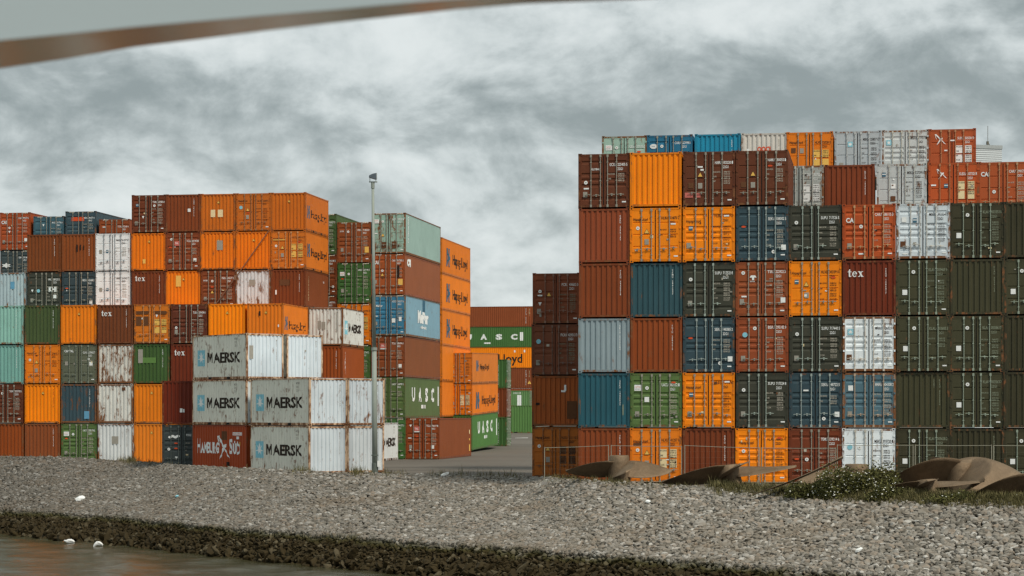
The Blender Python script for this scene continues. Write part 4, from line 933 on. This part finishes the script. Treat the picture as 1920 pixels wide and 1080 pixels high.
# ================================================================== fence panels
FPL = (1085, 101.0)
ZF = plain('fence_zinc', rgb(156,154,138), .45, .2, 4, .3)
def fence(pa, pb, ha, hb, label, plane=FPL):
    a, b = row_hit(plane, pa), row_hit(plane, pb); r = bpy.data.objects.new('fence_panel', None); COL.objects.link(r); mid = (a+b)/2; r.location = mid
    tag(r, label, 'fence panel', 'fence panels along the bank'); a, b = a-mid, b-mid
    up = lambda p, z: p+Vector((0, 0, z))
    m = MB(); m.tube([up(a, .06), up(a, ha)], .018, 6); m.tube([up(b, .06), up(b, hb)], .018, 6); m.tube([up(a, ha-.03), up((a+b)/2, (ha+hb)/2-.045), up(b, hb-.03)], .012, 6); m.tube([up(a, .15), up(b, .15)], .014, 6)
    link('frame', m.mesh('frame', [ZF]), r)
    m = MB()
    for i in range(1, 12): p = a.lerp(b, i/12); m.tube([up(p, .15), up(p, min(ha, hb)-.06)], .0016, 3, caps=False)
    for i in range(1, 6): m.tube([up(a, .15+i*.28), up(b, .15+i*.28)], .0016, 3, caps=False)
    link('wire_mesh', m.mesh('wire_mesh', [ZF]), r)
    m = MB(); m.box(a.x-.12, a.x+.12, a.y-.3, a.y+.3, 0, .12); m.box(b.x-.12, b.x+.12, b.y-.3, b.y+.3, 0, .12); link('foot', m.mesh('foot', [plain('foot_concrete', (.25,.24,.22,1))]), r)
fence(1021, 1141, 1.72, 1.83, 'thin steel fence panel before the dull orange container')
fence(1146, 1278, 1.83, 1.80, 'thin steel fence panel behind the propeller with a tall hub')
fence(1284, 1424, 1.84, 1.74, 'sagging steel fence panel before the dark brown ribs')
fence(1428, 1567, 1.74, 1.74, 'steel fence panel before the maroon container')
fence(1570, 1712, 1.88, 1.88, 'steel fence panel before the white and olive containers')
fence(1716, 1859, 1.88, 1.88, 'steel fence panel before the shaded olive ribs')
fence(1863, 2006, 1.88, 1.88, 'steel fence panel at the photo edge over the big tan blade')

# ================================================================== ship propellers lying on the bank
def make_bronze():
    k = NT('propeller_bronze'); tc = k.n('ShaderNodeTexCoord'); v = tc.outputs['Object']; n = k.noise(v, 1.6, 8, .7, .6); m_ = k.noise(v, 12, 4)
    c = k.mix(n, rgb(74,62,48), rgb(160,138,112)); c = k.mix(k.math('MULTIPLY', m_, .35), c, rgb(96,76,54))
    return k.bsdf(c, .62, .45, .3, k.noise(v, 4, 10, .75), .7, .06)
BRONZE = make_bronze()
def propeller(px, d, z, Rr, hub_r, hub_h, az0, nb, label, tilt=(0, 0), pitch=(58, 26), width=.42, hubz=.0, skip=(), hand=1, blz=None):
    blz = hub_h*.46 if blz is None else blz
    r = bpy.data.objects.new('ship_propeller', None); COL.objects.link(r); r.location = (PX(px, d), d, z); r.rotation_euler = (tilt[0], tilt[1], 0)
    tag(r, label, 'propeller', 'ship propellers lying on the bank')
    m = MB(); prof = [(hub_r*1.12, 0), (hub_r*1.10, hub_h*.3), (hub_r, hub_h*.75), (hub_r*.97, hub_h*.97), (hub_r*.90, hub_h), (hub_r*.55, hub_h+.0), (hub_r*.55, hub_h-.25)]
    n = 28; k0 = len(m.v)
    for rr, zz in prof:
        for j in range(n): m.v.append((rr*math.cos(2*PI*j/n), rr*math.sin(2*PI*j/n), zz+hubz))
    for i in range(len(prof)-1):
        for j in range(n): m.f.append((k0+i*n+j, k0+i*n+(j+1) % n, k0+(i+1)*n+(j+1) % n, k0+(i+1)*n+j)); m.m.append(0)
    m.f.append(tuple(k0+(len(prof)-1)*n+j for j in range(n))); m.m.append(0)
    me = m.mesh('hub', [BRONZE], True); link('hub', me, r)
    for b in range(nb):
        if b in skip: continue
        az = az0+2*PI*b/nb; ur = Vector((math.cos(az), math.sin(az), 0)); ut = Vector((-math.sin(az), math.cos(az), 0))*hand; uz = Vector((0, 0, 1))
        m = MB(); NR, NC = 18, 10; top, bot = [], []
        for i in range(NR+1):
            q = i/NR; rad = hub_r*.8+(Rr-hub_r*.8)*q; ch = Rr*width*(math.sin(PI*(.22+.78*q))**.62)*(1.18-.12*q) if q < 1 else .02
            be = math.radians(pitch[0]+(pitch[1]-pitch[0])*q**.7); sk = Rr*.10*q*q
            for j in range(NC+1):
                s = (j/NC-.5); bend = 1-q*.0
                cdir = ut*math.cos(be)+uz*math.sin(be); nd = -ut*math.sin(be)+uz*math.cos(be)
                p = ur*math.sqrt(max(.01, rad*rad-(s*ch*.55)**2))+cdir*(s*ch-sk*.4)+uz*(blz+hubz)+nd*(-.10*Rr*(s*s)*q)
                th = (.03+.06*(1-q))*Rr/2.6*max(.12, 1-(2*s)**2)
                top.append(p+nd*th*.5); bot.append(p-nd*th*.5)
        nt = len(top); m.v = [tuple(p) for p in top+bot]
        g = lambda i, j: i*(NC+1)+j
        for i in range(NR):
            for j in range(NC):
                m.f.append((g(i,j), g(i+1,j), g(i+1,j+1), g(i,j+1))); m.m.append(0)
                m.f.append((nt+g(i,j), nt+g(i,j+1), nt+g(i+1,j+1), nt+g(i+1,j))); m.m.append(0)
            m.f.append((g(i,0), nt+g(i,0), nt+g(i+1,0), g(i+1,0))); m.m.append(0)
            m.f.append((g(i,NC), g(i+1,NC), nt+g(i+1,NC), nt+g(i,NC))); m.m.append(0)
        for j in range(NC): m.f.append((g(NR,j), nt+g(NR,j), nt+g(NR,j+1), g(NR,j+1))); m.m.append(0)
        link('blade', m.mesh('blade', [BRONZE], True), r)
D_ = math.radians
propeller(1161, 98.4, .06, 2.42, .46, 1.34, D_(6), 4, 'bronze ship propeller with a tall hub before faded orange doors', pitch=(44, 26), width=.46, blz=.72)
propeller(1372, 94.2, -.1, 2.95, .46, 1.15, D_(186), 4, 'ship propeller with dark drooping blades before the vivid orange container', pitch=(30, 12), width=.44, tilt=(D_(-9), D_(-7)), blz=.85)
propeller(1606, 92.4, -.05, 2.5, .5, 1.2, D_(176), 4, 'ship propeller with a tan blade behind the flowering shrub', pitch=(48, 36), width=.48, hand=-1)
propeller(1800, 87.6, .0, 2.75, .50, 1.35, D_(10), 4, 'ship propeller with a broad tan blade at the photo edge', pitch=(50, 42), width=.62, blz=.85)
propeller(1742, 85.4, -.3, 2.2, .42, 1.0, D_(172), 4, 'low ship propeller with thin dark blades in the grass', pitch=(26, 10), width=.36, tilt=(D_(-8), D_(-4)), blz=.8)
propeller(1950, 82.6, -.25, 2.7, .45, 1.3, D_(182), 4, 'ship propeller with a black shaded blade beside the photo edge', pitch=(46, 28), width=.5, tilt=(D_(-4), D_(-10)), blz=.9)
# one blade broken off, leaning on the heap
lb = bpy.data.objects.new('propeller_blade', None); COL.objects.link(lb); A = Vector((PX(1412, 88.2), 88.2, .02)); B = Vector((PX(1580, 88.8), 88.8, 1.52)); lb.location = A
tag(lb, 'long slender propeller blade slanting up out of the grass', 'blade')
m = MB(); ax = (B-A); ch = Vector((.12, 1, -.10)).normalized(); nn = ax.normalized().cross(ch).normalized(); NR, NC = 20, 8; top, bot = [], []
for i in range(NR+1):
    q = i/NR; wd = .95*(math.sin(PI*(.06+.8*q))**.6); arch = nn*(.10*math.sin(PI*q))
    for j in range(NC+1):
        u = j/NC-.5; p = ax*q+ch*(u*wd)-arch; th = (.03+.09*q)*max(.15, 1-(2*u)**2); top.append(p+nn*th/2); bot.append(p-nn*th/2)
nt = len(top); m.v = [tuple(p) for p in top+bot]; g = lambda i, j: i*(NC+1)+j
for i in range(NR):
    for j in range(NC):
        m.f += [(g(i,j), g(i+1,j), g(i+1,j+1), g(i,j+1)), (nt+g(i,j), nt+g(i,j+1), nt+g(i+1,j+1), nt+g(i+1,j))]; m.m += [0, 0]
    m.f += [(g(i,0), nt+g(i,0), nt+g(i+1,0), g(i+1,0)), (g(i,NC), g(i+1,NC), nt+g(i+1,NC), nt+g(i,NC))]; m.m += [0, 0]
for i in (0, NR):
    for j in range(NC): m.f.append((g(i,j), nt+g(i,j), nt+g(i,j+1), g(i,j+1))); m.m.append(0)
link('blade_plate', m.mesh('blade_plate', [BRONZE], True), lb)

# ================================================================== plants
def leafmat(name, lo, hi):
    k = NT(name); g = k.n('ShaderNodeNewGeometry'); return k.bsdf(k.mix(g.outputs['Random Per Island'], lo, hi), .75, 0, .2)
GRASS = leafmat('grass_blades', (.045,.046,.014,1), (.20,.17,.075,1)); LEAF = leafmat('shrub_leaves', (.034,.038,.010,1), (.13,.125,.038,1))
PETAL = leafmat('white_petals', (.42,.42,.36,1), (.66,.66,.60,1)); TWIG = plain('twig', (.09,.062,.036,1))
def blade(m, p, h, lean_, w):
    a = random.uniform(0, 2*PI); dx, dy = math.cos(a), math.sin(a); px_, py_ = -dy*w, dx*w; q = p+Vector((dx*lean_*.4, dy*lean_*.4, h*.6)); t = p+Vector((dx*lean_, dy*lean_, h))
    m.poly([p+Vector((px_, py_, 0)), p-Vector((px_, py_, 0)), q-Vector((px_*.7, py_*.7, 0)), q+Vector((px_*.7, py_*.7, 0))]); m.poly([q+Vector((px_*.7, py_*.7, 0)), q-Vector((px_*.7, py_*.7, 0)), t])
m = MB()
def tuft(px, q, n, h, spread):
    for _ in range(n):
        t = px+random.gauss(0, spread); qq = q+random.gauss(0, .03); b = bank_point(np.array([t]), np.array([max(-.2, qq)]))[0]
        blade(m, Vector(b)+Vector((0, 0, -.05)), h*random.uniform(.5, 1.2), h*random.uniform(.2, .7), .012)
for px, n, h, sp in ((10,60,.25,12),(95,40,.25,10),(245,260,.42,9),(240,120,.3,14),(282,90,.3,7),(560,150,.34,10),(578,60,.3,5),(668,200,.42,7),(690,60,.3,6),(724,90,.3,8),(745,60,.3,10),(830,70,.35,16),(866,40,.4,6),(905,60,.35,10),(950,120,.35,16),(300,70,.25,20),(420,70,.2,30)):
    tuft(px, .0, n, h, sp)
for px in range(1020, 1180, 10): tuft(px, .0, 60, .24, 9)
for px in range(1180, 1400, 12): tuft(px, .005, 30, .22, 9)
for px in range(1340, 1540, 8): tuft(px, -.03, 110, .36, 8); tuft(px, .03, 70, .28, 8)
for px in range(1500, 2000, 8): tuft(px, -.02, 120, .36, 8); tuft(px, .025, 110, .28, 8); tuft(px, .06, 30, .3, 8)
tag(link('grass', m.mesh('grass', [GRASS])), 'rough grass and weeds growing along the top of the bank', kind='stuff')
def shrub(px, d, rx, ry, rz, nleaf, nflow, label, z0=0, dead=0):
    r = bpy.data.objects.new('flowering_shrub', None); COL.objects.link(r); r.location = (PX(px, d), d, z0); tag(r, label, 'shrub', 'shrubs between the propellers')
    def pt(k=1.0):
        while True:
            p = Vector((random.uniform(-1,1), random.uniform(-1,1), random.uniform(0,1)))
            if p.length <= 1: break
        p *= (.55+.45*random.random())*k/max(.3, p.length)*p.length**.35
        lump = 1+.16*math.sin(p.x*7+d)+.10*math.sin(p.y*9+p.x*4)
        return Vector((p.x*rx*lump, p.y*ry*lump, p.z*rz*lump))
    m = MB()
    for _ in range(nleaf):
        c = pt(); s = random.uniform(.035, .085); a = Vector((random.gauss(0,1), random.gauss(0,1), random.gauss(0,.6))).normalized(); b = a.orthogonal().normalized(); b = (Matrix.Rotation(random.uniform(0, 6.3), 3, a) @ b)
        m.poly([c-a*s, c+b*s*.4, c+a*s, c-b*s*.4])
    link('foliage', m.mesh('foliage', [LEAF]), r)
    m = MB()
    for _ in range(90):
        e = pt(1.03); m.tube([(e.x*.3, e.y*.3, 0), (e.x*.7, e.y*.7, e.z*.6), e], [.012, .009, .004], 4, caps=False)
    link('stem', m.mesh('stem', [TWIG]), r)
    if nflow:
        m = MB()
        for _ in range(nflow):
            c = pt(1.04); 
            if random.random() < .3: c.y = -abs(c.y)
            s = random.uniform(.018, .042); m.poly([(c.x-s, c.y, c.z), (c.x, c.y-s*.6, c.z-s*.5), (c.x+s, c.y, c.z+s*.2), (c.x, c.y+s*.5, c.z+s*.6)])
        link('blossoms', m.mesh('blossoms', [PETAL]), r)
shrub(1612, 86.6, 2.2, 1.2, 1.38, 10500, 360, 'broad shrub with white flowers between two propellers', -.05)
shrub(1528, 87.2, 1.35, .8, .75, 3400, 60, 'low green shrub under the slanting propeller blade', -.05)
shrub(1665, 84.6, 1.1, .7, .62, 2600, 70, 'low weedy shrub before the thin dark blades', -.05)
shrub(1800, 82.4, 1.3, .7, .40, 2200, 30, 'flat weed clump before the broad tan blade', -.05)
shrub(1900, 81.6, 1.0, .6, .35, 1500, 20, 'small weed clump by the photo edge', -.05)

# ================================================================== swans and litter
def swan(px, y, mirror, label, up):
    d = F*(HC-ZW)/(y-YH); r = bpy.data.objects.new('swan', None); COL.objects.link(r); r.location = (PX(px, d), d, ZW); r.rotation_euler = (0, 0, PI if mirror else 0); r.scale = (.64, .64, .74)
    tag(r, label, 'swan', 'swans feeding by the bank')
    ch = [(.40,-.02,.01),(.36,.03,.05),(.28,.09,.10),(.16,.13,.145),(.03,.15,.165),(-.10,.15,.155),(-.20,.15,.12),(-.27,.17,.075),(-.32,.19,.05),(-.37,.20,.055),(-.41,.18,.048),(-.44,.16,.02)] if not up else \
         [(.40,.0,.01),(.34,.06,.06),(.24,.13,.115),(.10,.18,.15),(-.04,.18,.15),(-.16,.11,.125),(-.25,.02,.09),(-.31,-.08,.06),(-.35,-.16,.04)]
    m = MB(); m.tube([(c[0], 0, c[1]) for c in ch], [c[2] for c in ch], 16)
    me = m.mesh('body', [plain('swan_feathers', (.74,.74,.72,1), .8, .06, 8)], True); link('body', me, r)
    if not up:
        m = MB(); m.tube([(-.43,0,.165), (-.52,0,.10)], [.026,.008], 6); link('beak', m.mesh('beak', [plain('beak_orange', rgb(205,110,40))]), r)
    for sy in (-1, 1):
        m = MB(); w_ = [(.42, .10, .02), (.30, .17, .07), (.12, .21, .10), (-.04, .20, .08), (-.12, .17, .03)] if not up else [(.42, .07, .02), (.30, .16, .06), (.14, .24, .08), (.0, .24, .06), (-.08, .2, .02)]
        m.tube([(a_, sy*.10, b_) for a_, b_, _ in w_], [c_ for _, _, c_ in w_], 12); link('wing', m.mesh('wing', [me.materials[0]], True), r)
swan(130, 1019, False, 'white swan arching over with its orange beak just above water', False)
swan(183, 1024, False, 'white swan upended with its head under water', True)
def litter(name, px, q, s, mat, label, cat):
    p = bank_point(np.array([float(px)]), np.array([q]))[0]; bm = bmesh.new(); bmesh.ops.create_icosphere(bm, subdivisions=2, radius=1)
    for v in bm.verts: v.co = Vector((v.co.x*s[0], v.co.y*s[1], v.co.z*s[2]))*random.uniform(.75, 1.15)
    me = bpy.data.meshes.new(name); bm.to_mesh(me); bm.free(); me.materials.append(mat); o = link(name, me); o.location = (p[0], p[1], p[2]+.14); o.rotation_euler = (.2, -.35, .4); tag(o, label, cat)
litter('plastic_bag', 150, .80, (.27,.2,.19), DEC['w'], 'white plastic bag lying on the stones above the swans', 'bag')
litter('plastic_sheet', 834, .03, (.28,.1,.10), DEC['w'], 'crumpled white sheet on the bank edge below the open yard', 'sheet')
litter('paper_scrap', 1215, .30, (.12,.1,.08), DEC['w'], 'white paper scrap on the stones below the tall hub', 'scrap')
litter('plastic_scrap', 332, .62, (.10,.08,.08), DEC['b'], 'pale blue plastic scrap among the bank stones', 'scrap')
litter('plastic_bottle', 1610, .78, (.16,.07,.07), DEC['w'], 'white bottle lying low on the bank stones', 'bottle')

# ================================================================== clad building far behind
b = bpy.data.objects.new('clad_building', None); COL.objects.link(b); bd = 210.0; b.location = (PX(1853, bd), bd, .7); b.rotation_euler = (0, 0, math.radians(14)); tag(b, 'pale grey clad building rising behind the red containers', 'building')
zt = HC+(YH-272)/F*bd-.7; m = MB(); hw = 1.42; m.box(-hw, hw, 0, 3, 0, zt-.35)
k = NT('ribbed_cladding'); tc = k.n('ShaderNodeTexCoord'); wv_ = k.n('ShaderNodeTexWave', _bands_direction='Z', Scale=1.6); k.l(tc, 'Object', wv_, 'Vector')
CLAD = k.bsdf(k.mix(wv_.outputs[1], rgb(176,182,184), rgb(196,202,204)), .6, 0, .3, wv_.outputs[1], .6, .05)
link('wall', m.mesh('wall', [CLAD]), b)
m = MB(); m.box(-hw-.05, hw+.05, -.06, 3.05, zt-.35, zt); link('parapet', m.mesh('parapet', [plain('parapet', rgb(160,166,166))]), b)
m = MB(); m.tube([(.2, .5, zt), (.2, .5, zt+1.9)], .025, 6); m.box(.08, .26, .4, .6, zt+.1, zt+.42); m.tube([(.25,.5,zt+.3),(.42,.5,zt)], .04, 5); link('antenna', m.mesh('antenna', [plain('antenna', rgb(96,92,80))]), b)

# ================================================================== edge of the boat's canopy over the viewer
can = bpy.data.objects.new('boat_canopy', None); COL.objects.link(can); can.location = (0, 3, HC+.5); tag(can, 'blurred pale canopy edge with a shiny lip across the upper corner', 'canopy')
cp = [(-260,118,190),(-120,96,156),(0,76,128),(125,64,110),(250,51,88),(375,40,73),(500,29,57),(620,19,43),(740,8,30),(860,-2,17),(980,-8,7),(1080,-12,3),(1200,-15,-2),(1400,-22,-14)]
near, far, back = [], [], []
sl = .104
for px, y0, y1 in cp:
    en = (YH-y0)/F; ef = (YH-y1)/F; dn = 3.0; zn = dn*en; df = (zn-sl*dn)/(ef-sl); near.append(((px-CX)/F*dn, dn, zn)); far.append(((px-CX)/F*df, df, zn+sl*(df-dn)))
org = Vector((0, 3, .5))
m = MB()
for i in range(len(cp)-1): m.poly([Vector(near[i])-org, Vector(far[i])-org, Vector(far[i+1])-org, Vector(near[i+1])-org])
k = NT('polished_lip'); tc = k.n('ShaderNodeTexCoord'); LIP = k.bsdf(rgb(214,206,188), .24, .92, .5)
link('lip', m.mesh('lip', [LIP]), can)
m = MB(); hgt = .16
for i in range(len(cp)-1):
    a, b_ = Vector(near[i])-org, Vector(near[i+1])-org; u = Vector((0, .0, hgt)); m.poly([a+Vector((0,-.002,.0)), b_+Vector((0,-.002,.0)), b_+u, a+u])
    c, d_ = Vector(far[i])-org, Vector(far[i+1])-org; m.poly([a+u, b_+u, d_+Vector((0,.002,.05)), c+Vector((0,.002,.05))]); m.poly([c+Vector((0,.002,.05)), d_+Vector((0,.002,.05)), d_+Vector((0,.002,0)), c+Vector((0,.002,0))])
link('shell', m.mesh('shell', [plain('canopy_gelcoat', rgb(168,180,184), .35, .04, 2)]), can)

# ================================================================== light, sky, camera
EL, AZ = math.radians(50), math.radians(140)          # azimuth measured from +Y towards +X
sdir = Vector((math.sin(AZ)*math.cos(EL), math.cos(AZ)*math.cos(EL), math.sin(EL)))
sun = bpy.data.lights.new('sun', 'SUN'); sun.energy = 2.6; sun.angle = math.radians(10); sun.color = (1.0, .92, .80)
so = bpy.data.objects.new('sun', sun); COL.objects.link(so); so.rotation_euler = (-sdir).to_track_quat('-Z', 'Y').to_euler(); so.location = (60, -60, 80)

k = NT('World', True); sc.world = k.mat
tc = k.n('ShaderNodeTexCoord'); nv = k.n('ShaderNodeVectorMath', _operation='NORMALIZE'); k.l(tc, 'Generated', nv, 0)
sp = k.n('ShaderNodeSeparateXYZ'); k.l(nv, 0, sp, 0)
zz = sp.outputs[2]
az_ = k.math('ARCTAN2', sp.outputs[0], sp.outputs[1])
def skyvec(sx, sz, loc):
    c = k.n('ShaderNodeCombineXYZ'); k.t.links.new(k.math('MULTIPLY', az_, sx), c.inputs[0]); k.t.links.new(k.math('MULTIPLY', zz, sz), c.inputs[1])
    q = k.n('ShaderNodeMapping'); q.inputs['Location'].default_value = loc; k.l(c, 0, q, 'Vector'); return q.outputs[0]
vb, vm_ = skyvec(4.6, 22, (5.2, 2.3, 1.0)), skyvec(15, 23, (1.4, 6.3, 2.0)); vo = skyvec(15, 23, (1.45, 6.47, 2.0))
big = k.noise(vb, .8, 3, .5, .25); med = k.noise(vm_, 1.0, 10, .58, .25); med2 = k.noise(vo, 1.0, 8, .58, .25); fin = k.noise(vm_, 4.5, 8, .62, .3)
bank = k.math('SUBTRACT', zz, .142); bank = k.math('MULTIPLY', k.math('POWER', 2.718, k.math('MULTIPLY', k.math('MULTIPLY', bank, bank), -1500.0)), .06)
h = k.math('ADD', k.math('MULTIPLY', big, .62), k.math('ADD', k.math('MULTIPLY', med, .40), k.math('MULTIPLY', fin, .09)))
h = k.math('ADD', k.math('SUBTRACT', h, bank), k.math('MULTIPLY', k.math('SUBTRACT', med, med2), .30))               # cloud tops catch the light
h = k.math('ADD', h, k.math('SUBTRACT', .052, k.math('MULTIPLY', k.math('MAXIMUM', zz, 0), .17)))          # brighter towards the horizon
rp = k.n('ShaderNodeValToRGB'); k.t.links.new(h, rp.inputs[0]); el = rp.color_ramp.elements; rp.color_ramp.interpolation = 'B_SPLINE'
el[0].position = .43; el[0].color = (.225, .265, .268, 1); el[1].position = .70; el[1].color = (.66, .70, .695, 1)
e = el.new(.52); e.color = (.36, .405, .407, 1); e = el.new(.60); e.color = (.53, .58, .58, 1)
up = k.math('ADD', 1.0, k.math('MULTIPLY', k.math('MAXIMUM', k.math('SUBTRACT', sp.outputs[2], .22), 0), .9))      # an overcast sky is brighter overhead
sky = k.n('ShaderNodeTexSky', _sky_type='NISHITA', _sun_disc=False, _sun_elevation=EL, _sun_rotation=AZ)
b1 = k.n('ShaderNodeBackground', Strength=.08); k.l(sky, 0, b1, 'Color')
b2 = k.n('ShaderNodeBackground'); k.l(rp, 0, b2, 'Color'); k.t.links.new(up, b2.inputs['Strength'])
mx = k.n('ShaderNodeMixShader'); mx.inputs[0].default_value = .95; k.l(b1, 0, mx, 1); k.l(b2, 0, mx, 2)
out = k.n('ShaderNodeOutputWorld'); k.l(mx, 0, out, 'Surface')

cam = bpy.data.cameras.new('camera'); co = bpy.data.objects.new('camera', cam); COL.objects.link(co); sc.camera = co
co.location = (0, 0, HC); co.rotation_euler = (PI/2, 0, 0); cam.sensor_width = 36; cam.lens = F/1920*36; cam.shift_y = (YH-540)/1920
cam.clip_start = .1; cam.clip_end = 6000; cam.dof.use_dof = True; cam.dof.focus_distance = 118; cam.dof.aperture_fstop = cam.lens/9.0
sc.view_settings.view_transform = 'Standard'; sc.view_settings.look = 'None'; sc.view_settings.exposure = .26; sc.view_settings.gamma = 1
sc.cycles.filter_width = 1.45; sc.cycles.use_denoising = True; sc.cycles.max_bounces = 6
